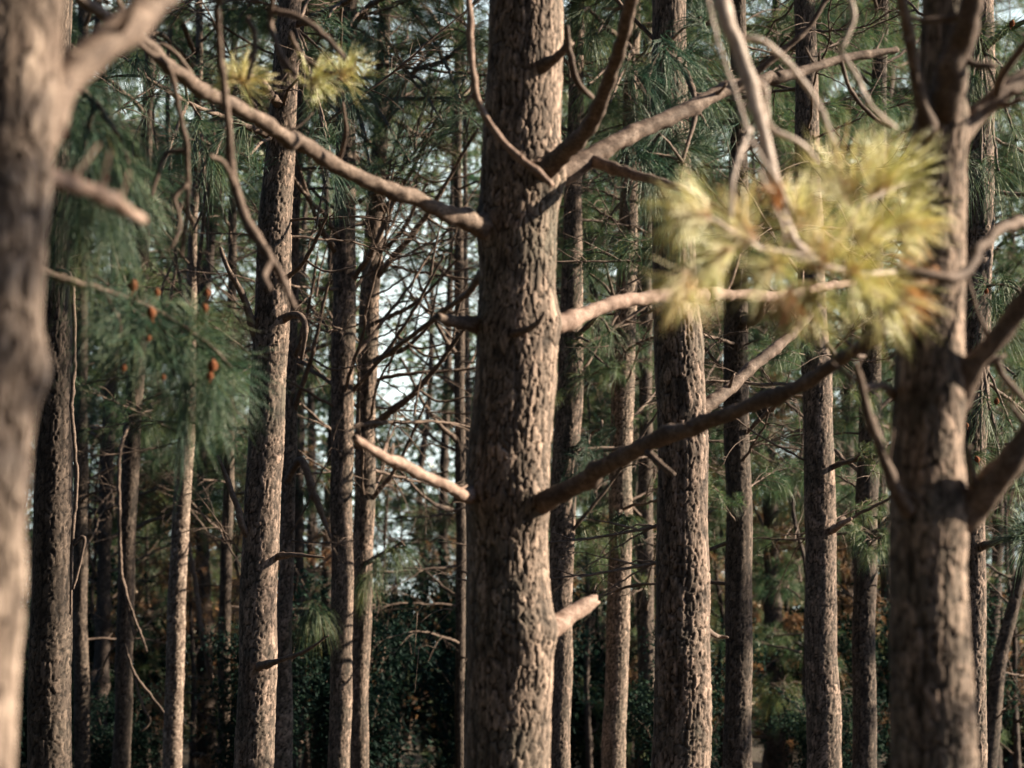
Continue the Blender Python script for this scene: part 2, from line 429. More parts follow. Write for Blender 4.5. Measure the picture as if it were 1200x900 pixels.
        for tw in twigs:
            if shear: tw = [(x, y, dy + shear(x, y), w) for x, y, dy, w in tw]
            rw = [np.append(P(x, y, s.Y + dy), w * (s.Y + dy) * K / 2) for x, y, dy, w in tw]
            if s is not None and shear: rw = [np.append(q[:3], q[3] * .78) for q in rw]
            add_limb(mb, rw, 9, s.rng, .016, .12, .3)
        for q in mb.v: q -= s.base.astype(np.float32)
        o = obj('branch', mb.mesh('branch', mat or M_limb), s.root)
        if label: o['label'] = label
        return o

    def tufts(s, bo, items, mat, stemmat=None, n=110, droop=.4, rad=.0011, solid=True, spread=(8, 78), shear=None):
        """items: x, y, dy, direction in pixels (right, up), toward camera, needle length px"""
        for it in items:
            x, y, dy, ax, up, tow, ln = it[:7]
            if shear: dy += shear(x, y)
            mb = MB(); L = ln * (s.Y + dy) * K * 1.0
            add_tuft(mb, P(x, y, s.Y + dy) - s.base, (ax, -tow, up), L, n, s.rng, droop * s.rng.uniform(.7, 1.3), rad, spread, .30 if mat is M_needle_gold else .45, solid, .30 if mat is M_needle_gold else .14)
            if solid: mb.attr['along'] = np.tile([0, 0, 0, .35, .35, .35, .72, .72, .72, 1.0], sum(len(q) for q in mb.v) // 10)
            obj('needle_tuft', mb.mesh('needle_tuft', mat), bo)

    def scatter_dead(s, n, y0, y1, scale=(.6, 1.1), azr=(0, 6.283), kinds=range(10)):
        kinds = list(kinds)
        for i in range(n):
            y = y0 + (y1 - y0) * (i + s.rng.random()) / n
            a = s.axis(P(600, y, s.Y)[2])
            put_branch(s.root, DEAD[s.rng.choice(kinds)], a[:3] - s.base, s.rng.uniform(*azr), s.rng.uniform(*scale))

    def scatter_live(s, n, z0, z1, scale=(.7, 1.2), bank=None):
        bank = bank or BOUGH
        for i in range(n):
            z = z0 + (z1 - z0) * (i + s.rng.random()) / n
            lb, nb = s.rng.choice(bank)
            put_branch(s.root, lb, s.axis(z)[:3] - s.base, s.rng.uniform(0, 6.283), s.rng.uniform(*scale) * (1.15 - .5 * (z - z0) / (z1 - z0)), nb)

def cone(tree, bo, x, y, dy, size):
    mb = MB(); rng = tree.rng; c = P(x, y, tree.Y + dy) - tree.base; L = .8 * size * (tree.Y + dy) * K
    ax = unit([rng.uniform(-.4, .4), rng.uniform(-.4, .2), 1]); a = unit(np.cross(ax, [1, .2, 0])); b = np.cross(ax, a)
    n, m = 22, 20; t = np.linspace(0, 1, n); th = np.linspace(0, 2 * np.pi, m, endpoint=False)
    prof = np.sin(np.pi * np.clip(t, .02, .985)) ** .7 * (1.15 - .5 * t) * .36
    sc = 1 + .38 * np.cos(th[None] * 4 + t[:, None] * 17) * np.cos(th[None] * -4 + t[:, None] * 17)
    r = prof[:, None] * sc * L
    v = c + (t[:, None, None] - .5) * L * ax + r[..., None] * (np.cos(th)[None, :, None] * a + np.sin(th)[None, :, None] * b)
    mb.add(v.reshape(-1, 3), grid_quads(n, m))
    add_limb(mb, [np.append(c - ax * L * .9, L * .05), np.append(c - ax * L * .6, L * .05), np.append(c - ax * L * .4, L * .06)], 6, rng, L * .1)
    obj('cone', mb.mesh('cone', M_cone), bo)

# --- nearest tree at the left edge
T0 = Tree('blurred pale near pine trunk cut off by the left edge of the photo', [(-38, 900, 110), (-33, 700, 112), (-20, 480, 116), (-11, 300, 119), (-1, 150, 121), (5, 0, 124)], 4.2, 12, M_barkpale,
          (.040, .10), .012, 11, knots=[(47, 435, .024, .04), (20, 700, .01, .05)])
b = T0.branch([(36, 172, .02, 38), (72, 104, .06, 43), (112, 62, .12, 43), (155, 28, .2, 41), (205, -25, .32, 38), (300, -120, .5, 30), (400, -190, .8, 20)], M_limb,
              segs=28, rough=.05)
T0.branch([(50, 210, .05, 20), (90, 217, .15, 19), (125, 232, .3, 17), (166, 256, .45, 12)], M_dry, broken=True, segs=20, label='orange brown stub of a broken branch')
# hanging dead twigs under its upper limb
T0.branch([(300, -120, .6, 11), (265, -60, 1.6, 8), (256, 0, 2.2, 8), (257, 60, 2.4, 8), (266, 140, 2.5, 9), (276, 220, 2.6, 11), (298, 275, 2.6, 12), (322, 312, 2.6, 10), (345, 362, 2.6, 6)], M_twig,
          twigs=[[(318, 305, 2.6, 9), (308, 325, 2.55, 8), (314, 338, 2.5, 7)], [(276, 220, 2.6, 7), (262, 190, 2.5, 5), (246, 182, 2.4, 4)]], root=False, segs=12, label='long hanging dead twig in front of the dark pines')
T0.branch([(120, -40, 2.4, 7), (160, 45, 2.7, 7), (196, 78, 2.8, 7), (208, 120, 2.9, 6), (219, 180, 3.0, 6), (219, 250, 3.1, 5), (212, 300, 3.2, 4)], M_twig,
          twigs=[[(219, 178, 3.0, 6), (196, 178, 3.0, 6), (184, 205, 3.0, 5), (178, 230, 3.0, 4)], [(220, 215, 3.0, 6), (205, 232, 3.0, 5), (212, 262, 3, 4), (200, 290, 3, 4)]], root=False, segs=10)
T0.branch([(330, -60, 2.6, 8), (318, 15, 2.8, 7), (322, 45, 2.8, 7), (335, 75, 2.8, 7), (348, 88, 2.8, 7)], M_twig,
          twigs=[[(318, 12, 2.8, 8), (352, 22, 2.8, 8), (378, 40, 2.8, 7), (404, 68, 2.8, 6)], [(290, 20, 2.8, 6), (300, 50, 2.8, 6), (290, 95, 2.8, 5)]], root=False, segs=10)

# --- the big middle pine
T11 = Tree('thickest pine standing in the middle with sharp sunlit flaky bark', [(592, 900, 99), (598, 600, 96), (600, 560, 95), (607, 300, 93), (613, 0, 88)], 9.5, 15, M_bark, (.029, .082), .012, 23,
           knots=[(565, 587, .026, .045), (630, 592, .034, .055), (642, 738, .028, .045), (650, 380, .026, .045), (652, 207, .042, .06), (566, 264, .030, .045), (622, 745, .016, .05), (566, 380, .012, .04), (634, 790, .012, .05)])
T11.branch([(565, 265, -.1, 22), (525, 248, -.28, 19), (480, 231, -.45, 18), (400, 195, -.7, 18), (330, 157, -1.1, 18), (250, 112, -1.5, 17), (195, 76, -1.8, 16), (150, 38, -2.0, 15), (95, 2, -2.2, 14), (20, -50, -2.4, 10)],
           twigs=[[(230, 100, -1.6, 7), (212, 70, -1.6, 6), (190, 52, -1.6, 5), (170, 58, -1.6, 4)], [(395, 192, -.7, 6), (405, 160, -.8, 5), (402, 120, -.9, 3)]], label='long branch slanting up to the left')
T11.branch([(654, 203, .0, 27), (700, 177, .1, 23), (760, 147, .25, 20), (850, 106, .5, 16), (940, 82, .75, 12), (1000, 66, .9, 10), (1052, 58, 1.0, 8)],
           twigs=[[(692, 186, .08, 15), (740, 205, -.15, 12), (800, 222, -.45, 9), (850, 250, -.7, 6)], [(860, 104, .5, 7), (905, 70, .5, 8), (945, 35, .5, 7), (975, -10, .5, 6)],
                  [(985, 70, .85, 5), (1000, 110, .85, 5), (1022, 135, .85, 5), (1045, 150, .85, 4)]], label='rising right branch with a fork')
T11.branch([(640, 198, -.12, 22), (672, 168, -.35, 20), (700, 125, -.6, 18), (722, 65, -.9, 16), (742, -5, -1.2, 15), (765, -90, -1.5, 12)],
           twigs=[[(694, 114, -.6, 6), (678, 98, -.7, 7), (668, 62, -.75, 7), (664, 30, -.8, 6)]], label='dark branch rising steeply from the same whorl')
T11.branch([(600, -160, .0, 14), (575, -150, -.4, 12), (551, -60, -.9, 8), (549, 0, -1.0, 8), (552, 60, -1.0, 8), (558, 110, -1.0, 8), (575, 146, -1.0, 8), (608, 183, -1.0, 8.5), (648, 217, -1.0, 8)], M_dry,
           twigs=[[(558, 100, -1.0, 6), (553, 112, -1.0, 5), (546, 120, -1.0, 5)]], broken=True, segs=12, label='thin hanging dead twig with a bend')
T11.branch([(628, 82, -.1, 15), (652, 66, -.2, 12), (668, 50, -.3, 8)], M_limb, broken=True, segs=12)
T11.branch([(650, 380, .05, 22), (690, 365, .2, 18), (740, 352, .45, 16), (800, 347, .75, 16), (870, 346, 1.1, 14), (930, 344, 1.4, 12), (1000, 330, 1.8, 9)], M_dry,
           twigs=[[(715, 360, .3, 7), (725, 352, .35, 6)]], label='bright sunlit branch reaching level to the right')
T11.branch([(630, 591, -.1, 25), (662, 575, -.25, 22), (720, 541, -.5, 20), (780, 511, -.75, 19), (850, 487, -1.0, 18), (920, 461, -1.3, 17), (980, 423, -1.6, 15), (1030, 391, -1.8, 15), (1075, 350, -2.0, 12), (1110, 300, -2.2, 8)],
           twigs=[[(758, 530, -.7, 8), (772, 542, -.75, 7), (790, 556, -.8, 5)], [(980, 424, -1.6, 7), (975, 412, -1.6, 6), (968, 404, -1.6, 4)]], label='dark lower branch sweeping up to the right')
T11.branch([(565, 586, -.03, 17), (540, 576, -.22, 14), (505, 560, -.55, 13), (470, 545, -.85, 13), (440, 529, -1.05, 11), (415, 514, -1.25, 8)], M_dry,
           twigs=[[(445, 532, -1.0, 6), (441, 525, -1.0, 5)]], broken=True, label='pale broken branch reaching left')
T11.branch([(640, 737, .04, 22), (665, 725, .12, 19), (697, 704, .25, 15)], M_dry, broken=True, segs=20, label='short pale broken stub')
T11.branch([(600, 393, -.12, 10), (618, 386, -.22, 8), (630, 378, -.26, 6), (638, 366, -.28, 3)], M_limb, segs=10)
T11.branch([(563, 383, -.03, 18), (535, 377, -.12, 14), (512, 371, -.2, 10)], M_limb, broken=True, segs=14)
T11.branch([(570, 320, .12, 9), (545, 345, .5, 7), (510, 372, .9, 6), (440, 425, 1.2, 5)], M_twig, segs=9)

# --- the near pine on the right with the yellow needles
T18 = Tree('soft focus forked near pine on the right carrying bright yellow needles', [(1092, 900, 97), (1089, 600, 87), (1090, 400, 80), (1098, 220, 68), (1103, 120, 62), (1106, 0, 56)], 6.6, 12.5, M_bark, (.028, .075), .008, 31,
           knots=[(1120, 455, .015, .05), (1118, 600, .02, .06), (1075, 605, .015, .05), (1125, 150, .012, .04), (1090, 478, -.006, .012), (1060, 330, .01, .04)])
T18.branch([(1088, 150, -.06, 22), (1080, 130, -.12, 18), (1068, 60, -.2, 15), (1056, -5, -.3, 13), (1040, -100, -.4, 10)], M_limb, segs=16, label='pale narrow limb forking to the left')
T18.branch([(1108, 120, -.08, 34), (1122, 60, -.14, 30), (1134, 5, -.22, 27), (1155, -90, -.3, 20)], M_limb, segs=18)
T18.branch([(1118, 165, .0, 26), (1145, 135, .02, 24), (1180, 108, .04, 22), (1225, 75, .1, 18)], twigs=[[(1165, 118, .02, 11), (1180, 80, -.05, 10), (1205, 45, -.1, 9)]], segs=18)
T18.branch([(1115, 470, .0, 34), (1140, 432, -.05, 27), (1172, 395, -.1, 24), (1212, 335, -.15, 21), (1240, 280, -.2, 15)],
           twigs=[[(1160, 412, -.05, 9), (1180, 445, 0, 8), (1205, 475, .05, 6)], [(1240, 282, -.2, 10), (1205, 262, -.4, 12), (1175, 266, -.55, 12), (1148, 292, -.65, 12), (1122, 325, -.75, 13), (1090, 322, -.8, 12), (1055, 318, -.8, 11)]], segs=18)
T18.branch([(1112, 612, .0, 42), (1142, 590, -.05, 37), (1175, 553, -.1, 35), (1222, 500, -.15, 30)], segs=22, label='thick low right limb in shadow')
T18.branch([(1074, 612, -.05, 18), (1045, 565, -.15, 14), (1022, 500, -.2, 12), (1008, 448, -.25, 9), (1003, 425, -.3, 5)], twigs=[[(1012, 455, -.2, 8), (1030, 452, -.1, 9), (1050, 462, 0, 10)], [(1010, 450, -.2, 6), (990, 437, -.2, 6), (975, 425, -.2, 4)]], segs=14)
SHEAR = lambda x, y: max(-.35, min(.3, (x - 935) / 150 * .28)) * min(1, max(0, (y - 120) / 100))
g = T18.branch([(1100, -150, -.1, 22), (1000, -170, -.5, 20), (880, -110, -.9, 20), (845, -10, -1.0, 17), (868, 65, -1.0, 17), (888, 145, -1.0, 16), (904, 210, -1.0, 15), (925, 275, -1.0, 12), (950, 300, -1.0, 8)], M_sunwood,
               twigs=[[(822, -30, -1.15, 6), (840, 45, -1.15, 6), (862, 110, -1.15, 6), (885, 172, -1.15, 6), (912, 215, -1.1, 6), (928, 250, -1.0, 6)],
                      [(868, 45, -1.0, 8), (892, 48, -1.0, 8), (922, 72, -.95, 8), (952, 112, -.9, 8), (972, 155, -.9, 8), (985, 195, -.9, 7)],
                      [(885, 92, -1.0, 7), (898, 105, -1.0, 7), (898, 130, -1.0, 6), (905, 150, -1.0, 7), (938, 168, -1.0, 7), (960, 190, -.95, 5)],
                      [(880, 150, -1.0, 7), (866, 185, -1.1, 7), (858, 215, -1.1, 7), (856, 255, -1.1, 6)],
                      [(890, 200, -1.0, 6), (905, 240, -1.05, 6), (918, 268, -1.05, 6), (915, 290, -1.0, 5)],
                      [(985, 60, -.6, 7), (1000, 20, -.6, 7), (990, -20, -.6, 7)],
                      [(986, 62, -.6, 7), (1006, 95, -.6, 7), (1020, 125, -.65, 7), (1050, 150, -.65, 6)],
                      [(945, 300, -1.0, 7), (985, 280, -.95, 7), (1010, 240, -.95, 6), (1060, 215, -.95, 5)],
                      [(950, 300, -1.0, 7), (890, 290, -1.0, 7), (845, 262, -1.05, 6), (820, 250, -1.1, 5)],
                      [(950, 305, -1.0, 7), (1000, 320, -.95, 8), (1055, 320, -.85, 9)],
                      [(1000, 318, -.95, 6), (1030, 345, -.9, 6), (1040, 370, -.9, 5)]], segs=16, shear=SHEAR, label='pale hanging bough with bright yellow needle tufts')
T18.tufts(g, [(988, 214, -.92, -.35, 1, .1, 98), (1036, 214, -.95, .7, .8, .1, 92), (1062, 258, -.93, 1, -.1, .2, 70), (932, 250, -1.0, -.35, .9, .3, 76), (868, 268, -1.02, -.8, .5, .2, 88),
              (812, 250, -1.1, -1, .25, .1, 78), (840, 302, -1.05, -.8, -.5, .2, 84), (902, 316, -1.0, -.5, -.5, .6, 86), (962, 296, -1.0, .0, .8, .6, 94), (1020, 272, -.95, .5, .6, .5, 88),
              (948, 350, -1.0, -.1, -1, .2, 84), (1030, 345, -.9, .4, -1, .1, 96), (800, 335, -1.05, -.4, -.9, .1, 72), (1000, 322, -1.08, .3, -.5, .7, 76)],
          M_needle_gold, n=145, droop=.05, rad=.0009, spread=(3, 72), shear=SHEAR)
T18.tufts(g, [(1082, 322, -.84, -.8, .15, .2, 70), (925, 352, -1.0, -.2, -.9, .3, 62), (908, 236, -1.05, -.3, .8, .3, 40), (1062, 345, -.86, .3, -.9, .2, 62)], M_needle_rust, n=90, droop=.05, rad=.0009, spread=(3, 48), shear=SHEAR)

# --- a slimmer pine hidden behind the left-edge trunk, its drooping boughs reach into the picture
TL = Tree('slender pine hidden behind the left blurred trunk, drooping dark boughs with orange cones', [(-30, 900, 26), (-14, 500, 25), (10, 200, 24), (20, 0, 23)], 7.6, 11, M_bark, seed=41, segs=48)
a = TL.branch([(30, 60, 0, 12), (70, 85, -.1, 10), (110, 120, -.2, 8), (140, 160, -.3, 6)], M_twig, twigs=[[(70, 85, -.1, 7), (75, 130, -.1, 5), (80, 165, -.1, 4)], [(110, 120, -.2, 6), (100, 180, -.2, 5), (105, 215, -.2, 4)], [(140, 160, -.3, 5), (150, 190, -.2, 4), (155, 215, -.2, 4)]], segs=10)
TL.tufts(a, [(80, 125, -.1, .3, -.2, .3, 105), (112, 112, -.2, .7, .1, .3, 100), (132, 165, -.3, .7, -.4, .3, 105), (152, 205, -.2, .6, -.7, .2, 100), (98, 205, -.2, .2, -.7, .4, 105), (85, 165, -.1, .0, -.5, .5, 100),
             (118, 200, -.1, .4, -.8, .3, 105), (100, 255, -.1, .2, -.9, .2, 95), (90, 95, .1, .4, .3, .2, 90), (135, 240, 0, .5, -1, .2, 90)], M_needle_soft, n=105, droop=.7, rad=.0010)
cone(TL, a, 78, 157, -.25, 17); cone(TL, a, 128, 209, -.3, 14); cone(TL, a, 118, 222, -.2, 8)
a = TL.branch([(15, 300, 0, 12), (60, 322, .1, 10), (120, 340, .2, 8), (180, 362, .3, 7), (240, 400, .3, 6)], M_twig, twigs=[[(120, 340, .2, 5), (140, 380, .2, 5), (135, 410, .2, 4)], [(180, 362, .3, 5), (195, 400, .3, 4), (205, 440, .3, 4)],
             [(160, 360, .3, 5), (158, 345, .2, 4), (155, 330, .2, 3)], [(240, 400, .3, 5), (270, 430, .3, 4)]], segs=10)
TL.tufts(a, [(150, 352, .2, .1, .4, .4, 80), (192, 372, .3, .3, .1, .4, 80), (238, 402, .3, .7, -.1, .3, 88), (247, 440, .3, .3, -.5, .3, 88), (205, 440, .3, .0, -.8, .3, 85), (140, 405, .2, -.4, -.5, .3, 82), (268, 432, .3, .8, -.4, .2, 80),
             (178, 420, .25, -.1, -.7, .4, 80), (215, 480, .3, .1, -1, .2, 80), (235, 365, .3, .4, .5, .3, 70), (120, 375, .2, -.6, -.2, .3, 75), (250, 470, .3, .3, -.9, .1, 75), (160, 380, .3, -.2, -.2, .6, 80)], M_needle_soft, n=105, droop=.4, rad=.0010)
for x, y, s_ in ((156, 334, 20), (177, 366, 18), (184, 342, 12), (243, 343, 12), (240, 360, 13), (249, 428, 20), (246, 440, 14), (174, 396, 10), (191, 442, 10), (145, 431, 11)): cone(TL, a, x, y, .1, s_)

# --- second row, from left to right
T1 = Tree('broad dull brown trunk just right of the left blurred trunk', [(59, 900, 51), (62, 620, 46), (64, 470, 43), (68, 300, 30), (72, 0, 26)], 13.5, 14, M_barkshade, (.034, .08), .008, 51)
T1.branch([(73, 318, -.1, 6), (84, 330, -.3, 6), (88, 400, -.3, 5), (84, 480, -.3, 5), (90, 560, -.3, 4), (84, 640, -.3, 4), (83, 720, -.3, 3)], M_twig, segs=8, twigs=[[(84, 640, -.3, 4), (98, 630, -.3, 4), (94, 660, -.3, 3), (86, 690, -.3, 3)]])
T2 = Tree('thin dark trunk right behind the broad dull brown trunk', [(96, 900, 19), (94, 600, 17), (96, 330, 15), (98, 0, 12)], 26, 15, M_barkshade, seed=52)
T3 = Tree('brownish leaning trunk left of the pale sunlit slender one', [(143, 900, 21), (147, 700, 20), (157, 470, 21), (166, 300, 17), (178, 0, 13)], 24, 14, M_barkshade, (.036, .07), .010, 53)
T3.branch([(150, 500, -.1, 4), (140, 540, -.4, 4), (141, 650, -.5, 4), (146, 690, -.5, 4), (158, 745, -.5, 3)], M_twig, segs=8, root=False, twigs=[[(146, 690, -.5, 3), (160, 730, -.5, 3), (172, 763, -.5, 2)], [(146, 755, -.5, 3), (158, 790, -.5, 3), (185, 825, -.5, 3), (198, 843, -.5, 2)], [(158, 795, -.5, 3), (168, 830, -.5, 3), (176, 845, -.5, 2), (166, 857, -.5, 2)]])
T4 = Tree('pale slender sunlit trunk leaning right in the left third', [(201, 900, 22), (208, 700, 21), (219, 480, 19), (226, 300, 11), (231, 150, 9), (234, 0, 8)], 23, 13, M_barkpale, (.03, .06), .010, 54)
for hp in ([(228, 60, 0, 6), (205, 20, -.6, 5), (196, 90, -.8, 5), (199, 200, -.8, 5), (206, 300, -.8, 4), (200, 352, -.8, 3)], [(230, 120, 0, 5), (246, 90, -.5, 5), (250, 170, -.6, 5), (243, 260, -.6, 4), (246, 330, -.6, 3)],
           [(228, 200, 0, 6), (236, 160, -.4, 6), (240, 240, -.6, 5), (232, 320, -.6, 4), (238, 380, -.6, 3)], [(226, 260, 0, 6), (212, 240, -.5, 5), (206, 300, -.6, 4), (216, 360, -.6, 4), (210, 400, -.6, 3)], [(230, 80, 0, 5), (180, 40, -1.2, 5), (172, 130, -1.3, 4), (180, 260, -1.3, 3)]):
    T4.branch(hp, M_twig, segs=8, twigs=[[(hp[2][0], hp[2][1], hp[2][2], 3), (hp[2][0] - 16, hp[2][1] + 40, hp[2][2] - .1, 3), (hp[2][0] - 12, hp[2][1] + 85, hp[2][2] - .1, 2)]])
T5 = Tree('thin dark trunk between the pale slender trunk and the thick rough one', [(262, 900, 14), (264, 700, 14), (268, 540, 12), (272, 300, 10), (275, 0, 8)], 27, 13, M_barkshade, seed=55)
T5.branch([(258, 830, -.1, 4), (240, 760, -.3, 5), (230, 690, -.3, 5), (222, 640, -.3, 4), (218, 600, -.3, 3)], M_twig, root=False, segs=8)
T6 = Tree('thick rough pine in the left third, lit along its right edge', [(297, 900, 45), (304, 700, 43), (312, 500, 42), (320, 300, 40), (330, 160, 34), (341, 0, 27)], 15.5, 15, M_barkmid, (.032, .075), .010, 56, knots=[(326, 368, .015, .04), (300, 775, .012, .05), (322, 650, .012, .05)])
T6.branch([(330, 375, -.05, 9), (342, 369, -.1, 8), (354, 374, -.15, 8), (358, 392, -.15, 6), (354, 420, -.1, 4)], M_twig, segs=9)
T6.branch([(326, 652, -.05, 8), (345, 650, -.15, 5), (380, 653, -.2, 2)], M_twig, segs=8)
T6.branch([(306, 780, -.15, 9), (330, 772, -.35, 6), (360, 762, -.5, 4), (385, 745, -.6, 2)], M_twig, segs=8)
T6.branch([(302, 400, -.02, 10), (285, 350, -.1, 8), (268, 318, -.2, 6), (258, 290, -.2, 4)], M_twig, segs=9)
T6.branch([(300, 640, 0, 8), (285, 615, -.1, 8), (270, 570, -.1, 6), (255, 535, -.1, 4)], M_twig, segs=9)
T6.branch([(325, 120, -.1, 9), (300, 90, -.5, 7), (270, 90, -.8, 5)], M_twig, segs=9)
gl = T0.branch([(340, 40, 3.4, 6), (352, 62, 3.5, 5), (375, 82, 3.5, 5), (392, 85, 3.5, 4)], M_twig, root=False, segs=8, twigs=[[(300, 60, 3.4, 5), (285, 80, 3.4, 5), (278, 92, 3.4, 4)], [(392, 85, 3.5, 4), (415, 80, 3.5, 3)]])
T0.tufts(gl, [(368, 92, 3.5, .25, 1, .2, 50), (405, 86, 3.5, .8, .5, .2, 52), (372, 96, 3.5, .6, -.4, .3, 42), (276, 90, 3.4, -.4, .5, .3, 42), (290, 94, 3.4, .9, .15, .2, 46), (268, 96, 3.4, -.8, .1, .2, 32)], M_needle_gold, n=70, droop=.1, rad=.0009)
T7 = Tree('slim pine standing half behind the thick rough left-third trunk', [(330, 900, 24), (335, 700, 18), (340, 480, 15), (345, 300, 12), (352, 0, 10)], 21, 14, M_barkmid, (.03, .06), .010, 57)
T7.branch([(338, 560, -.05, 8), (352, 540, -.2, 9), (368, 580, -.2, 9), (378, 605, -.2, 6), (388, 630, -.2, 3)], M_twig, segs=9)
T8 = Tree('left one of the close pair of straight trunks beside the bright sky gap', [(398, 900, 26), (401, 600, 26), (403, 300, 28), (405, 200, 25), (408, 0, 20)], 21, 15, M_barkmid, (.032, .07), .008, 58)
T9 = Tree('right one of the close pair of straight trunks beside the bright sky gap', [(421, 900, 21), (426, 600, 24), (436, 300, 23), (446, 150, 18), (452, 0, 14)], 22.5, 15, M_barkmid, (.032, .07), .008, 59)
T10 = Tree('thin pole-like pine just left of the thickest middle trunk', [(539, 900, 11), (540, 600, 12), (538, 380, 12), (537, 200, 9), (536, 0, 7)], 27, 13, M_barkshade, seed=60)
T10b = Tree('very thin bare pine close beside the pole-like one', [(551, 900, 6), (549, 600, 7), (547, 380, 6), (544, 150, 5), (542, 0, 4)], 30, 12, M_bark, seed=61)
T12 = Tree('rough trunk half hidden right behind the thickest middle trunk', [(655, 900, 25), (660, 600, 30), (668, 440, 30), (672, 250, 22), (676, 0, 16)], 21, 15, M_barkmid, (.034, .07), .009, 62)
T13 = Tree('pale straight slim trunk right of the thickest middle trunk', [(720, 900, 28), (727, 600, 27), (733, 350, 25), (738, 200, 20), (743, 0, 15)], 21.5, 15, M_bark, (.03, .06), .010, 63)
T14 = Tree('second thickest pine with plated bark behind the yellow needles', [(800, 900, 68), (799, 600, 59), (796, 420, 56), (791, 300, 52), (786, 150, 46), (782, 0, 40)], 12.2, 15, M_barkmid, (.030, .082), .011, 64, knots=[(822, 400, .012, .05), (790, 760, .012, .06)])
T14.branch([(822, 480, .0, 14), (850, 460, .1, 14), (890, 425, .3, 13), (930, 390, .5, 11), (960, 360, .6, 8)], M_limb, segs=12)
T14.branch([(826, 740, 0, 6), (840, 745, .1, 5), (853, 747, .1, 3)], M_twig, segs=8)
T15 = Tree('dark straight trunk right of the second thickest pine', [(866, 900, 33), (865, 600, 30), (863, 400, 29), (864, 250, 24), (866, 0, 18)], 18.5, 15, M_barkshade, (.034, .075), .009, 65)
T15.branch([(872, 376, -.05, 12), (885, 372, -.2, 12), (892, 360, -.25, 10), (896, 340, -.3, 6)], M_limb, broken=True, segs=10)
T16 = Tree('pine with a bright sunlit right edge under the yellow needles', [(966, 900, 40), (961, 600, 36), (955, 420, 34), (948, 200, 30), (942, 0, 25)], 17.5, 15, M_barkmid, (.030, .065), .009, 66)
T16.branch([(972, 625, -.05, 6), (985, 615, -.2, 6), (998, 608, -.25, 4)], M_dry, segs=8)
T17 = Tree('dark trunk between the sunlit edged pine and the forked near pine', [(1013, 900, 29), (1014, 700, 27), (1018, 500, 26), (1022, 380, 24), (1030, 100, 18), (1033, 0, 16)], 20, 15, M_barkshade, (.034, .07), .009, 67)
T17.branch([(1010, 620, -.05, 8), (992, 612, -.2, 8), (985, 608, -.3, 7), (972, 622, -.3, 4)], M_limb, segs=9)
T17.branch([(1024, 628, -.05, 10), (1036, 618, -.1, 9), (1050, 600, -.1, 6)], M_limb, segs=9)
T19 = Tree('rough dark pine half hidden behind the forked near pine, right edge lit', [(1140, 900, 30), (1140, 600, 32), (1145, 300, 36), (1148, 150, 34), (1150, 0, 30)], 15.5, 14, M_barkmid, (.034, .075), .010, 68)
T20 = Tree('crooked dark trunk low at the right edge', [(1158, 900, 22), (1170, 780, 18), (1192, 690, 14), (1212, 600, 10), (1225, 500, 8)], 24, 8, M_barkshade, seed=69)
T21 = Tree('thin dark trunk between the pale slim one and the second thickest pine', [(758, 900, 22), (757, 700, 20), (756, 550, 17), (758, 300, 13), (760, 0, 10)], 26, 14, M_barkshade, seed=70)

# dead branches of the second row
for t, n, y0, y1, sc in ((T1, 4, 60, 420, (.4, .7)), (T2, 9, 60, 800, (.5, .9)), (T3, 6, 420, -150, (.5, .9)), (T4, 7, 520, -150, (.5, .9)), (T5, 9, 20, 760, (.6, 1.0)), (T6, 8, -150, 330, (.5, .85)), (T7, 12, 0, 760, (.5, .95)),
                        (T8, 20, -100, 520, (.7, 1.2)), (T9, 24, -100, 620, (.7, 1.25)), (T10, 24, -60, 780, (.6, 1.1)), (T10b, 18, -60, 700, (.5, .9)), (T12, 14, -100, 640, (.6, 1.1)), (T13, 13, -100, 620, (.6, 1.0)), (T14, 4, -150, 120, (.5, .8)),
                        (T15, 13, -100, 700, (.6, 1.1)), (T16, 11, -100, 640, (.6, 1.0)), (T17, 13, -60, 700, (.6, 1.1)), (T19, 10, -100, 520, (.6, 1.0)), (T20, 4, 600, 860, (.5, .8)), (T21, 10, 100, 760, (.6, 1.0))):
    t.scatter_dead(int(n * (1.5 if t.Y > 17 else 1)), y0, y1, sc)
# long rising limbs of the pair beside the sky gap
for t, x0, y0, x1, y1, w in ((T9, 436, 500, 545, 385, 8), (T9, 438, 330, 560, 150, 7), (T9, 440, 420, 520, 360, 6), (T8, 410, 330, 470, 215, 7), (T8, 396, 300, 345, 180, 7), (T9, 445, 250, 520, 120, 6), (T8, 412, 460, 520, 300, 5), (T9, 432, 590, 500, 470, 5), (T10, 538, 420, 480, 300, 5), (T10, 538, 520, 470, 420, 5), (T9, 440, 300, 500, 215, 5), (T10, 537, 330, 470, 250, 4), (T9, 436, 380, 540, 300, 5), (T10b, 548, 480, 500, 380, 4), (T8, 412, 240, 500, 160, 5), (T10, 538, 600, 460, 540, 4), (T7, 344, 480, 385, 330, 6), (T6, 330, 330, 385, 250, 6), (T7, 345, 420, 372, 300, 5)):
    xm, ym = (x0 + x1) / 2, (y0 + y1) / 2 + 14
    t.branch([(x0, y0, 0, w), (xm, ym, -.3, w * .85), (x1, y1, -.6, w * .5)], M_twig, segs=8, twigs=[[(xm, ym, -.3, 3), (xm + 25, ym + 14, -.3, 2.5), (xm + 60, ym + 8, -.3, 2)], [(x1 - 15, y1 + 18, -.5, 3), (x1 - 8, y1 - 20, -.5, 2), (x1 + 4, y1 - 60, -.5, 1.5)]])

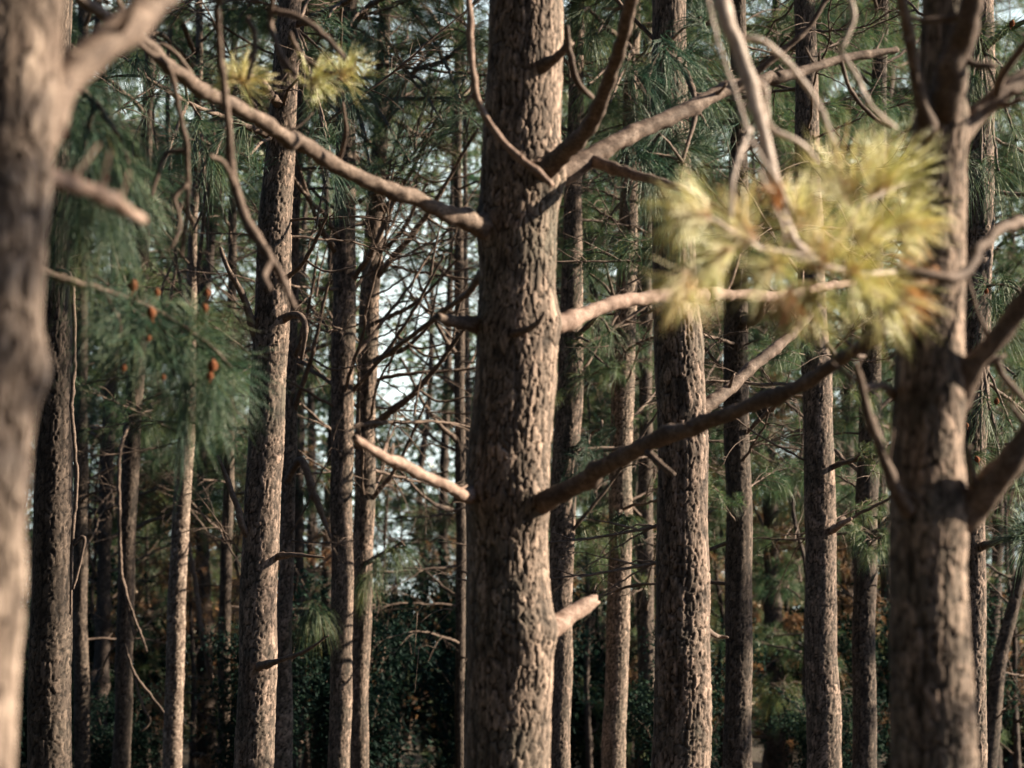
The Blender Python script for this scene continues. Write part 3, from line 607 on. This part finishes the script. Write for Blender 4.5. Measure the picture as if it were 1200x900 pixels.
# drooping tufts of the second row placed where the picture shows them
def bough_at(t, pts, items, mat, n=90, droop=.5, rad=.0013, cones=()):
    tw = []
    for it in items:
        q = min(pts, key=lambda p: (p[0] - it[0]) ** 2 + (p[1] - it[1]) ** 2)
        tw.append([(q[0], q[1], q[2], 4), ((q[0] + it[0]) / 2, (q[1] + it[1]) / 2 - 4, (q[2] + it[2]) / 2, 3), (it[0], it[1], it[2], 3)])
    o = t.branch(pts, M_twig, twigs=tw, segs=9)
    t.tufts(o, items, mat, n=n, droop=droop, rad=rad)
    for c in cones: cone(t, o, *c)
    return o
rr = random.Random(5)
def fan(xs, dy, ln): return [(x, y, dy + rr.uniform(-.4, .4), rr.uniform(-.8, .8), rr.uniform(-.9, .5), rr.uniform(0, .7), ln * rr.uniform(.8, 1.2)) for x, y in xs]
bough_at(T9, [(450, 150, 0, 8), (480, 90, -.8, 6), (520, 70, -1.4, 5), (560, 40, -2, 4)], fan([(450, 60), (500, 50), (530, 95), (470, 125), (520, 145), (555, 40), (485, 15), (540, 120), (500, 100), (460, 95), (510, 10), (440, 30)], -4.5, 52), M_needle)
bough_at(T8, [(400, 60, 0, 8), (430, 10, -.8, 6), (470, -10, -1.5, 5)], fan([(420, 130), (440, 110), (430, 165), (465, 165), (410, 30), (480, 190), (435, 200)], -2.5, 46), M_needle)
bough_at(T6, [(345, 30, 0, 8), (400, 5, -.4, 6), (440, -20, -.8, 5)], fan([(385, 20), (400, 55), (370, 130), (385, 160), (360, 60), (392, 200), (410, 100)], -.5, 48), M_needle)
bough_at(T6, [(320, 160, 0, 8), (270, 140, -.5, 6), (220, 120, -1.0, 5), (170, 90, -1.4, 4)], fan([(270, 160), (235, 140), (205, 160), (180, 110), (250, 190), (290, 185), (160, 70), (215, 90), (130, 60), (110, 95), (190, 200)], -1.5, 60), M_needle)
bough_at(T13, [(742, 60, 0, 8), (710, 30, -.8, 6), (690, 10, -1.2, 4)], fan([(700, 40), (735, 70), (690, 100), (715, 120), (680, 20), (745, 130), (690, 150), (725, 10)], -4.0, 52), M_needle_far)
bough_at(T14, [(775, 60, -.1, 12), (800, 80, -.6, 9), (815, 130, -.9, 6), (800, 190, -1.0, 4)], fan([(780, 60), (812, 60), (820, 110), (790, 130), (765, 150), (805, 175), (780, 200), (820, 20), (760, 90), (750, 180), (830, 150), (795, 230)], -.8, 66), M_needle, n=110)
bough_at(T19, [(1150, 60, 0, 10), (1175, 40, -.5, 8), (1210, 20, -.8, 5)], fan([(1150, 40), (1180, 85), (1160, 130), (1192, 165), (1150, 190), (1185, 30), (1140, 90), (1170, 200)], -.8, 62), M_needle_far, cones=[(1186, 27, -1.2, 12)])
bough_at(T19, [(1150, 420, 0, 9), (1170, 380, -.4, 7), (1195, 340, -.6, 5)], fan([(1156, 335), (1180, 330), (1170, 370), (1160, 480), (1185, 500), (1150, 530), (1175, 560), (1190, 440)], -.6, 56), M_needle_far, cones=[(1156, 341, -1.1, 9), (1168, 470, -1.1, 11), (1145, 538, -1.1, 11), (1133, 498, -1, 8)])
o = bough_at(T19, [(1150, 640, 0, 8), (1175, 632, -.4, 7), (1200, 628, -.6, 5)], [(1196, 628, -.6, -.4, .2, .4, 52), (1200, 640, -.6, -.3, -.6, .3, 50), (1200, 612, -.6, -.2, .7, .3, 50)], M_needle_soft, n=110, droop=.3)
bough_at(T13, [(728, 640, 0, 6), (735, 615, -.3, 5), (728, 600, -.5, 4)], [(725, 604, -.6, .1, .3, .5, 24), (735, 610, -.6, .3, -.9, .3, 30), (720, 612, -.6, -.4, -.8, .3, 28), (742, 606, -.6, .8, -.3, .3, 24)], M_needle_far, n=110, droop=.8)
bough_at(T9, [(430, 660, 0, 6), (445, 650, -.3, 5), (465, 640, -.5, 4)], [(440, 660, -.5, -.2, -.8, .3, 38), (462, 648, -.6, .5, -.5, .3, 36), (475, 640, -.6, .6, .1, .3, 30), (428, 680, -.3, -.5, -.8, .2, 32)], M_needle_far, n=110, droop=.8)
bough_at(T8, [(395, 740, 0, 5), (380, 725, -.3, 4), (372, 712, -.4, 3)], [(366, 714, -.5, .0, -.6, .4, 34), (376, 716, -.5, .5, -.8, .3, 34), (358, 722, -.5, -.5, -.8, .3, 30)], M_needle_far, n=120, droop=.9)
bough_at(T12, [(672, 530, 0, 6), (690, 510, -.3, 5), (705, 495, -.5, 4)], fan([(690, 520), (680, 545), (705, 500), (670, 560), (700, 540)], -.5, 40), M_needle, n=90)
bough_at(T12, [(670, 400, 0, 6), (700, 370, -.3, 5), (720, 350, -.5, 4)], fan([(690, 400), (712, 430), (700, 360), (680, 440), (715, 390), (690, 320), (705, 300)], -.5, 42), M_needle_far, n=90)

# crowns of the second row above the picture
for t in (T1, T3, T6, T7, T8, T9, T10, T12, T13, T14, T15, T16, T17, T19, T21, T2, T5):
    t.scatter_live(12, 7.2, t.zs[-1] - .4, (.8, 1.3), BOUGH if t.Y > 20 else BOUGHD)
for t in (T11,): t.scatter_live(10, 8.0, 14.3, (.8, 1.3), BOUGHD)
for t in (T13, T15, T16, T17, T21):
    t.scatter_live(9, 4.4, 8.2, (.4, .8))
for t in (T8, T9, T12, T7):
    t.scatter_live(8, 6.3, 8.6, (.4, .8))
for t in (T8, T9): t.scatter_live(4, 4.6, 6.2, (.3, .5))
for t in (T12, T13, T21, T15, T16, T17): t.scatter_live(4, 2.4, 4.6, (.3, .55))
for t in (T5, T2, T3, T4):
    t.scatter_live(9, 3.6, 8.5, (.35, .7))
T10.scatter_live(6, 8.0, 10.5, (.4, .7))

# ------------------------------------------------------------------ background pines: made once, copied
NAMED = sorted([(-20, 'left blurred trunk'), (59, 'broad dull brown trunk'), (143, 'brownish leaning trunk'), (205, 'pale slender trunk'), (305, 'thick rough trunk'), (400, 'close pair of trunks'), (598, 'thickest middle trunk'), (725, 'pale slim trunk'),
                (800, 'second thickest pine'), (866, 'dark straight trunk'), (962, 'sunlit edged pine'), (1090, 'forked near pine')])
def gap(x):
    l = [n for q, n in NAMED if q <= x]; r = [n for q, n in NAMED if q > x]
    if not l: return 'left of the ' + r[0]
    if not r: return 'right of the ' + l[-1]
    return 'between %s and %s' % (l[-1], r[0])
ORD = ['first', 'second', 'third', 'fourth', 'fifth', 'sixth', 'seventh', 'eighth', 'ninth', 'tenth', 'eleventh', 'twelfth']
def label_rows(items, desc):
    """items: (photo x, object); labels count from the left inside each gap of the front row"""
    by = {}
    for x, o in items: by.setdefault(gap(x), []).append((x, o))
    for g_, lst in by.items():
        lst.sort(key=lambda q: q[0])
        for i, (x, o) in enumerate(lst):
            o['label'] = (desc + ' ' + g_) if len(lst) == 1 else '%s from left, %s %s' % (ORD[i], desc, g_)

def far_trunk_mesh(i):
    rng = random.Random(700 + i); mb = MB(); H = 15
    pts = [(rng.uniform(-.12, .12) * (z / 4) ** .5 if z > 0 else 0, rng.uniform(-.1, .1), z, .105 * (1 - .9 * max(0, z) / H) + (.03 if z < .3 else 0)) for z in (-.2, .2, 2, 4, 6, 8, 10, 12, 14, 15)]
    add_limb(mb, pts, 22, rng, .06, .13, .0)
    return mb.mesh('trunk', M_limb2), pts
M_limb2 = mat_limb('far pine bark', [(.25, (.022, .016, .013)), (.5, (.075, .054, .044)), (.78, (.20, .145, .115))], 22)
FT = [far_trunk_mesh(i) for i in range(5)]
def far_pine(X, Y, i, dead, live, z0, sc=1.0):
    rng = random.Random(900 + i)
    r = thing('pine_tree', 'x', 'pine tree', (X, Y, 0), 'slim pines in the far rows')
    me, pts = FT[i % 5]
    t = obj('trunk', me, r); t.rotation_euler = (0, 0, rng.uniform(0, 6.28)); t.scale = (sc, sc, 1)
    for j in range(dead): put_branch(r, DEAD[rng.randrange(10)], (0, 0, rng.uniform(1.2, 8.5)), rng.uniform(0, 6.28), rng.uniform(.7, 1.25))
    for j in range(live):
        z = z0 + (14.5 - z0) * (j + rng.random()) / live
        lb, nb = BOUGH[rng.randrange(6)]
        put_branch(r, lb, (0, 0, z), rng.uniform(0, 6.28), rng.uniform(.75, 1.35), nb)
    return r
rng = random.Random(77)
far = []
fx = [q for i_, q in enumerate([(-30, 34), (28, 38), (75, 33), (118, 30), (132, 44), (172, 36), (190, 47), (245, 33), (240, 52), (285, 41), (350, 31), (362, 46), (382, 37), (462, 44), (500, 55), (522, 38), (580, 48), (610, 34), (640, 52), (690, 33), (702, 46), (688, 58),
      (742, 41), (775, 32), (770, 55), (835, 36), (842, 50), (905, 31), (897, 44), (922, 54), (985, 34), (992, 47), (1040, 30), (1060, 42), (1115, 36), (1160, 31), (1178, 45), (1212, 37), (1250, 32)]) if i_ % 4 != 1]
for i, (x, Y) in enumerate(fx):
    skygap = 335 < x < 600
    p = P(x, 450, Y)
    far.append((x, far_pine(p[0], Y, i, 16 if not skygap else 9, 5 if skygap else 30, 10.5 if skygap else rng.uniform(2.4, 4.5), rng.uniform(.8, 1.25))))
label_rows(far, 'slim far pine')

# young bushy pines filling the middle height
def young_pine(X, Y, i, h, bank=None):
    bank = bank or BOUGH
    rng = random.Random(1500 + i)
    r = thing('young_pine', 'x', 'young pine', (X, Y, 0), 'young pines under the trees')
    me, pts = FT[i % 5]; t = obj('trunk', me, r); t.scale = (.45, .45, h / 15)
    n = 16
    for j in range(n):
        z = .6 + (h - .7) * (j + rng.random()) / n
        lb, nb = bank[rng.randrange(len(bank))]
        put_branch(r, lb, (0, 0, z), rng.uniform(0, 6.28), rng.uniform(.5, .85) * (1.25 - .7 * z / h), nb)
    return r
yp = []
for i, (x, Y, h) in enumerate([(110, 32, 5.2), (180, 35, 5.6), (240, 40, 5.8), (300, 37, 5.0), (370, 40, 5.6), (455, 34, 4.7), (505, 42, 5.4), (600, 38, 5.5), (690, 30, 6.0), (745, 37, 6.2), (840, 33, 6.0), (905, 36, 6.2), (935, 28, 5.4), (985, 38, 6.2), (1050, 34, 6), (1125, 33, 6), (1180, 30, 5.6), (30, 36, 5.5)]):
    p = P(x, 450, Y); yp.append((x, young_pine(p[0], Y, i, h)))
label_rows(yp, 'bushy young pine')
rp = []
for i, (x, Y, h) in enumerate([(118, 31, 4.9), (232, 31, 4.5), (285, 33, 4.9), (365, 36, 4.9), (470, 39, 5.0), (590, 37, 5.4), (700, 33, 5.2), (850, 31, 5.3), (920, 33, 5.6), (1000, 30, 5.4), (1165, 32, 5.4)]):
    p = P(x, 450, Y); r = young_pine(p[0], Y, 40 + i, h, BOUGHR); r['group'] = 'rusty half dead young pines'; rp.append((x, r))
label_rows(rp, 'rusty brown young pine')

# ------------------------------------------------------------------ shrubs of the understorey
def shrub_meshes(i, n, w, h, leaf, mat):
    rs = np.random.RandomState(2000 + i); rng = random.Random(2000 + i)
    sb, lb = MB(), MB(); cen = []
    for k_ in range(10):
        az = rng.uniform(0, 6.28); lean = rng.uniform(.1, .75); l = h * rng.uniform(.65, 1.0)
        e = np.array([math.cos(az) * lean * w, math.sin(az) * lean * w, l])
        pts = [np.append(e * t * np.array([t ** .6, t ** .6, 1]) + np.array([rng.uniform(-.06, .06), rng.uniform(-.06, .06), 0]) * t, .018 * (1 - .8 * t)) for t in (0, .25, .5, .75, 1)]
        c = add_limb(sb, pts, 6, rng, .1, .1, .6)
        for q in range(9):
            b_ = c[int(len(c) * rng.uniform(.25, .99))][:3]; d = unit([rng.uniform(-1, 1), rng.uniform(-1, 1), rng.uniform(-.2, .8)]) * rng.uniform(.15, .55)
            add_limb(sb, [np.append(b_, .006), np.append(b_ + d * .5, .004), np.append(b_ + d, .002)], 4, rng, .1)
            cen.append(b_ + d)
    cen = np.array(cen)
    c = cen[rs.randint(0, len(cen), n)] + rs.randn(n, 3) * np.array([.15, .15, .13])
    c[:, 2] = np.maximum(c[:, 2], .03)
    ax = rs.randn(n, 3) * .8 + np.array([0, 0, -.2]); ax /= np.linalg.norm(ax, axis=1)[:, None]
    sd = np.cross(ax, rs.randn(n, 3) * .5 + np.array([0, 0, 1])); sd /= np.linalg.norm(sd, axis=1)[:, None] + 1e-9
    nr = np.cross(ax, sd); ln = leaf * (.6 + .8 * rs.rand(n))[:, None]; wd = ln * .26
    v = np.stack([c, c + ax * ln * .45 + sd * wd + nr * wd * .4, c + ax * ln + nr * ln * -.12, c + ax * ln * .45 - sd * wd + nr * wd * .4], 1).reshape(-1, 3)
    b_ = np.arange(n)[:, None] * 4
    lb.add(v, None, np.concatenate([b_ + np.array([[0, 1, 2]]), b_ + np.array([[0, 2, 3]])]))
    return sb.mesh('stems', M_twig), lb.mesh('foliage', mat, False)
SH = [shrub_meshes(i, 7500, 1.5, 2.3 + .3 * i, .075, M_leaf) for i in range(4)]
SHD = [shrub_meshes(10 + i, 2600, 1.2, 2.4, .09, M_leafdry) for i in range(2)]
def shrub(X, Y, i, bank, sc, name, cat, grp):
    r = thing(name, 'x', cat, (X, Y, -.02), grp); rng = random.Random(2500 + i)
    a, b_ = bank[i % len(bank)]; rz = rng.uniform(0, 6.28)
    for nm, me in (('stems', a), ('foliage', b_)):
        o = obj(nm, me, r); o.rotation_euler = (0, 0, rz); o.scale = (sc, sc, sc * rng.uniform(.85, 1.15))
    return r
shl = []; shd = []; i = 0
for Y, x0, st in ((27, -40, 165), (32, 30, 130), (38, -60, 120), (46, -30, 115)):
    x = x0
    while x < 1260:
        p = P(x + rng.uniform(-30, 30), 450, Y + rng.uniform(-1.5, 1.5))
        shl.append((600 + p[0] / p[1] / K * math.cos(PITCH), shrub(p[0], p[1], i, SH, rng.uniform(.5, 1.25) * (.8 if Y < 30 else 1.0), 'shrub', 'shrub', 'dark leafy shrubs on the forest floor'))); i += 1; x += st
label_rows(shl, 'dark leafy shrub')
for x, Y, sc in ((245, 50, 1.9), (300, 54, 2.1), (180, 52, 1.9), (120, 47, 1.7), (850, 50, 1.8), (910, 53, 2.0), (1010, 48, 1.7), (480, 56, 1.8), (700, 52, 1.9), (1165, 49, 1.8)):
    p = P(x, 450, Y); shd.append((x, shrub(p[0], Y, i, SHD, sc, 'dry_shrub', 'shrub', 'rusty dry shrubs far back'))); i += 1
label_rows(shd, 'tall rusty dry shrub')

# unseen trees added on the sunny side so their crowns shade the understorey
sidet = []
i = 0
for X, Y in ((17, 42), (20, 33), (20, 48), (23, 28), (24, 39), (28, 34), (26, 54)):
    r = far_pine(X, Y, 200 + i, 0, 34, 2.2, 1.3); r.scale = (1, 1, .6); r['label'] = 'unseen pine added beyond the right edge to shade the understorey'; r['group'] = 'unseen full crowned pines added to shade the understorey'
    sidet.append(r); i += 1

# unseen pines added beyond the right edge to break the sun on front trunks
def shade_pine(X, Y, i, lab, spans):
    rng = random.Random(4000 + i)
    r = thing('pine_tree', lab, 'pine tree', (X, Y, 0), 'unseen pines added to break the sun')
    obj('trunk', FT[i % 5][0], r)
    for n_, z0, z1, a0, a1, s0, s1 in spans:
        for j in range(n_):
            lb, nb = BOUGH[rng.randrange(6)]
            put_branch(r, lb, (0, 0, z0 + (z1 - z0) * (j + rng.random()) / n_), rng.uniform(a0, a1), rng.uniform(s0, s1), nb)
H = math.pi / 2
shade_pine(4.5, 3.85, 0, 'unseen pine added beyond the right edge nearest the viewer, its boughs dapple the left blurred trunk', [(4, 4.0, 5.4, H - .6, H + .6, .45, .6), (8, 8, 13, 0, 6.28, .6, .9)])
shade_pine(5.0, 8.05, 1, 'unseen pine added just beyond the right edge shading the foot of the forked near pine', [(3, 2.2, 3.3, -H - .6, -H + .6, .5, .7), (8, 9, 14, 0, 6.28, .6, .9)])
shade_pine(6.0, 14.40, 2, 'unseen pine added beyond the right edge shading the broad dull brown trunk', [(10, 7, 14, 0, 6.28, .5, .8)])
shade_pine(7.3, 19.8, 3, 'unseen pine added beyond the right edge with boughs shading the dark straight trunk', [(14, 3.2, 9, 0, 6.28, .5, .75), (6, 10, 14, 0, 6.28, .5, .8)])
shade_pine(8.6, 25.3, 4, 'unseen pine added beyond the right edge shading the brownish leaning trunk', [(12, 7, 14, 0, 6.28, .5, .8)])

# ------------------------------------------------------------------ ground, distant wood
n = 140
gx = np.sinh(np.linspace(-4.2, 4.2, n)) / np.sinh(4.2) * 1500; gy = np.sinh(np.linspace(-4.2, 4.2, n)) / np.sinh(4.2) * 1500 + 20
GX, GY = np.meshgrid(gx, gy)
GZ = (-.03 + .05 * np.sin(GX * .7 + 1) * np.sin(GY * .6) * np.clip((np.hypot(GX, GY - 20)) / 15, 0, 1)).clip(-.08, .02)
mb = MB(); idx = np.arange(n * n).reshape(n, n)
mb.add(np.stack([GX, GY, GZ], -1).reshape(-1, 3), np.stack([idx[:-1, :-1], idx[:-1, 1:], idx[1:, 1:], idx[1:, :-1]], -1).reshape(-1, 4))
g = obj('ground', mb.mesh('ground', M_ground)); g['kind'] = 'structure'; g['label'] = 'dark forest floor covered with litter'; g['category'] = 'ground'

rs = np.random.RandomState(9); mb = MB(); n = 260000
cl = 2100
cx = rs.uniform(-24, 24, cl); cy = rs.uniform(62, 82, cl)
pxl = 600 + cx / cy / K
cz = 19 * rs.rand(cl)
pyl = 450 - ((cz - 1.6) / cy - math.tan(PITCH)) / K
gapc = ((np.abs(pxl - 492) < 78) & (pyl > 215) & (pyl < 480)) | ((np.abs(pxl - 968) < 30) & (pyl > 60) & (pyl < 190))
keep = ~gapc | (rs.rand(cl) < .30)
cx, cy, cz = cx[keep], cy[keep], cz[keep]; cl = len(cx)
ci = rs.randint(0, cl, n)
c = np.stack([cx[ci], cy[ci], cz[ci]], 1) + rs.randn(n, 3) * np.array([.6, .6, .42]); c[:, 2] = np.maximum(c[:, 2], .05)
ax = rs.randn(n, 3); ax /= np.linalg.norm(ax, axis=1)[:, None]; sd = np.cross(ax, rs.randn(n, 3)); sd /= np.linalg.norm(sd, axis=1)[:, None]
ln = rs.uniform(.12, .26, n)[:, None]
v = np.stack([c, c + ax * ln * .5 + sd * ln * .3, c + ax * ln, c + ax * ln * .5 - sd * ln * .3], 1).reshape(-1, 3)
b_ = np.arange(n)[:, None] * 4
mb.add(v, None, np.concatenate([b_ + np.array([[0, 1, 2]]), b_ + np.array([[0, 2, 3]])]))
o = obj('distant_wood', mb.mesh('distant_wood', M_needle_far, False)); o['kind'] = 'stuff'; o['label'] = 'leafy mass of distant woodland behind all the trunks'; o['category'] = 'woodland'

# unseen forest left of the view and behind it, added to cut ambient light
rs = np.random.RandomState(19); n = 110000; cl = 1100
cyl = rs.uniform(-6, 62, cl // 2); cxl = -(.212 * np.maximum(cyl, 0) + 4.5 + rs.uniform(0, 12, cl // 2))
cxb = rs.uniform(-22, 24, cl - cl // 2); cyb = rs.uniform(-24, -9, cl - cl // 2)
cx, cy = np.concatenate([cxl, cxb]), np.concatenate([cyl, cyb]); cz = rs.uniform(.3, 14, cl)
no = 420; cx = np.concatenate([cx, rs.uniform(-16, 7, no)]); cy = np.concatenate([cy, rs.uniform(-12, 7, no)]); cz = np.concatenate([cz, rs.uniform(9.5, 14, no)]); cl += no; n += 80000   # unseen canopy overhead, added to dim the sky light
ci = rs.randint(0, cl, n)
c = np.stack([cx[ci], cy[ci], cz[ci]], 1) + rs.randn(n, 3) * np.array([.7, .7, .6]); c[:, 2] = np.maximum(c[:, 2], .05)
ax = rs.randn(n, 3); ax /= np.linalg.norm(ax, axis=1)[:, None]; sd = np.cross(ax, rs.randn(n, 3)); sd /= np.linalg.norm(sd, axis=1)[:, None]
ln = rs.uniform(.2, .45, n)[:, None]
v = np.stack([c, c + ax * ln * .5 + sd * ln * .3, c + ax * ln, c + ax * ln * .5 - sd * ln * .3], 1).reshape(-1, 3)
b_ = np.arange(n)[:, None] * 4
mb = MB(); mb.add(v, None, np.concatenate([b_ + np.array([[0, 1, 2]]), b_ + np.array([[0, 2, 3]])]))
o = obj('surrounding_shade_wood', mb.mesh('surrounding_shade_wood', M_leaf, False)); o['kind'] = 'stuff'; o['label'] = 'unseen leafy mass left of and behind the viewpoint, added to cut ambient light'; o['category'] = 'woodland'

# ------------------------------------------------------------------ light, sky, camera
EL, AZ = R_(26), R_(6)             # sun low on the right
sv = Vector((math.cos(EL) * math.cos(AZ), math.cos(EL) * math.sin(AZ), math.sin(EL)))
sl = bpy.data.lights.new('sun', 'SUN'); sl.energy = 5.0; sl.angle = R_(.5); sl.color = (1.0, .84, .645)
so = bpy.data.objects.new('sun', sl); COL.objects.link(so); so.rotation_euler = sv.to_track_quat('Z', 'Y').to_euler(); so.location = (20, 0, 20)
w = bpy.data.worlds.new('World'); S.world = w; w.use_nodes = True
nt = w.node_tree; nt.nodes.clear()
sk = nt.nodes.new('ShaderNodeTexSky'); sk.sky_type = 'NISHITA'; sk.sun_disc = False
sk.sun_elevation = EL; sk.sun_rotation = math.pi / 2 - AZ; sk.air_density = 1.0; sk.dust_density = .6; sk.ozone_density = 4.0
bg = nt.nodes.new('ShaderNodeBackground'); bg.inputs[1].default_value = .05
ow = nt.nodes.new('ShaderNodeOutputWorld'); 
tc = nt.nodes.new('ShaderNodeTexCoord'); sx = nt.nodes.new('ShaderNodeSeparateXYZ'); nt.links.new(tc.outputs['Generated'], sx.inputs[0])
def mr(sock, a, b_, c_, d):
    m = nt.nodes.new('ShaderNodeMapRange'); m.interpolation_type = 'SMOOTHSTEP'
    for q, v_ in zip((1, 2, 3, 4), (a, b_, c_, d)): m.inputs[q].default_value = v_
    nt.links.new(sock, m.inputs[0]); return m.outputs[0]
def mul(a, b_):
    m = nt.nodes.new('ShaderNodeMath'); m.operation = 'MULTIPLY'; nt.links.new(a, m.inputs[0]); nt.links.new(b_, m.inputs[1]); return m.outputs[0]
cn = nt.nodes.new('ShaderNodeTexNoise'); cn.inputs['Scale'].default_value = 5; cn.inputs['Detail'].default_value = 6; nt.links.new(tc.outputs['Generated'], cn.inputs['Vector'])
cf = mul(mul(mr(sx.outputs[2], .22, .5, 1, 0), mr(sx.outputs[1], .55, .9, 0, 1)), mr(cn.outputs['Fac'], .28, .62, .55, 1))   # a bright cloud bank low ahead
cm = nt.nodes.new('ShaderNodeMix'); cm.data_type = 'RGBA'; nt.links.new(cf, cm.inputs[0]); nt.links.new(sk.outputs[0], cm.inputs[6]); cm.inputs[7].default_value = (9.0, 10.3, 10.0, 1)
nt.links.new(cm.outputs[2], bg.inputs[0]); nt.links.new(bg.outputs[0], ow.inputs[0])

cd = bpy.data.cameras.new('camera'); cd.lens = 85; cd.sensor_width = 36; cd.clip_end = 4000
co_ = bpy.data.objects.new('camera', cd); COL.objects.link(co_); co_.location = CAM; co_.rotation_euler = (math.pi / 2 + PITCH, 0, 0)
cd.dof.use_dof = True; cd.dof.focus_distance = 14.5; cd.dof.aperture_fstop = 2.9
S.camera = co_

S.view_settings.view_transform = 'Standard'; S.view_settings.look = 'None'; S.view_settings.gamma = 1.0; S.view_settings.exposure = 1.72
S.view_settings.use_curve_mapping = False
S.render.engine = 'CYCLES'
S.cycles.max_bounces = 8; S.cycles.diffuse_bounces = 5; S.cycles.glossy_bounces = 2; S.cycles.transmission_bounces = 3
S.cycles.use_denoising = True
try: S.cycles.denoiser = 'OPENIMAGEDENOISE'
except Exception: pass
S.cycles.caustics_reflective = False; S.cycles.caustics_refractive = False
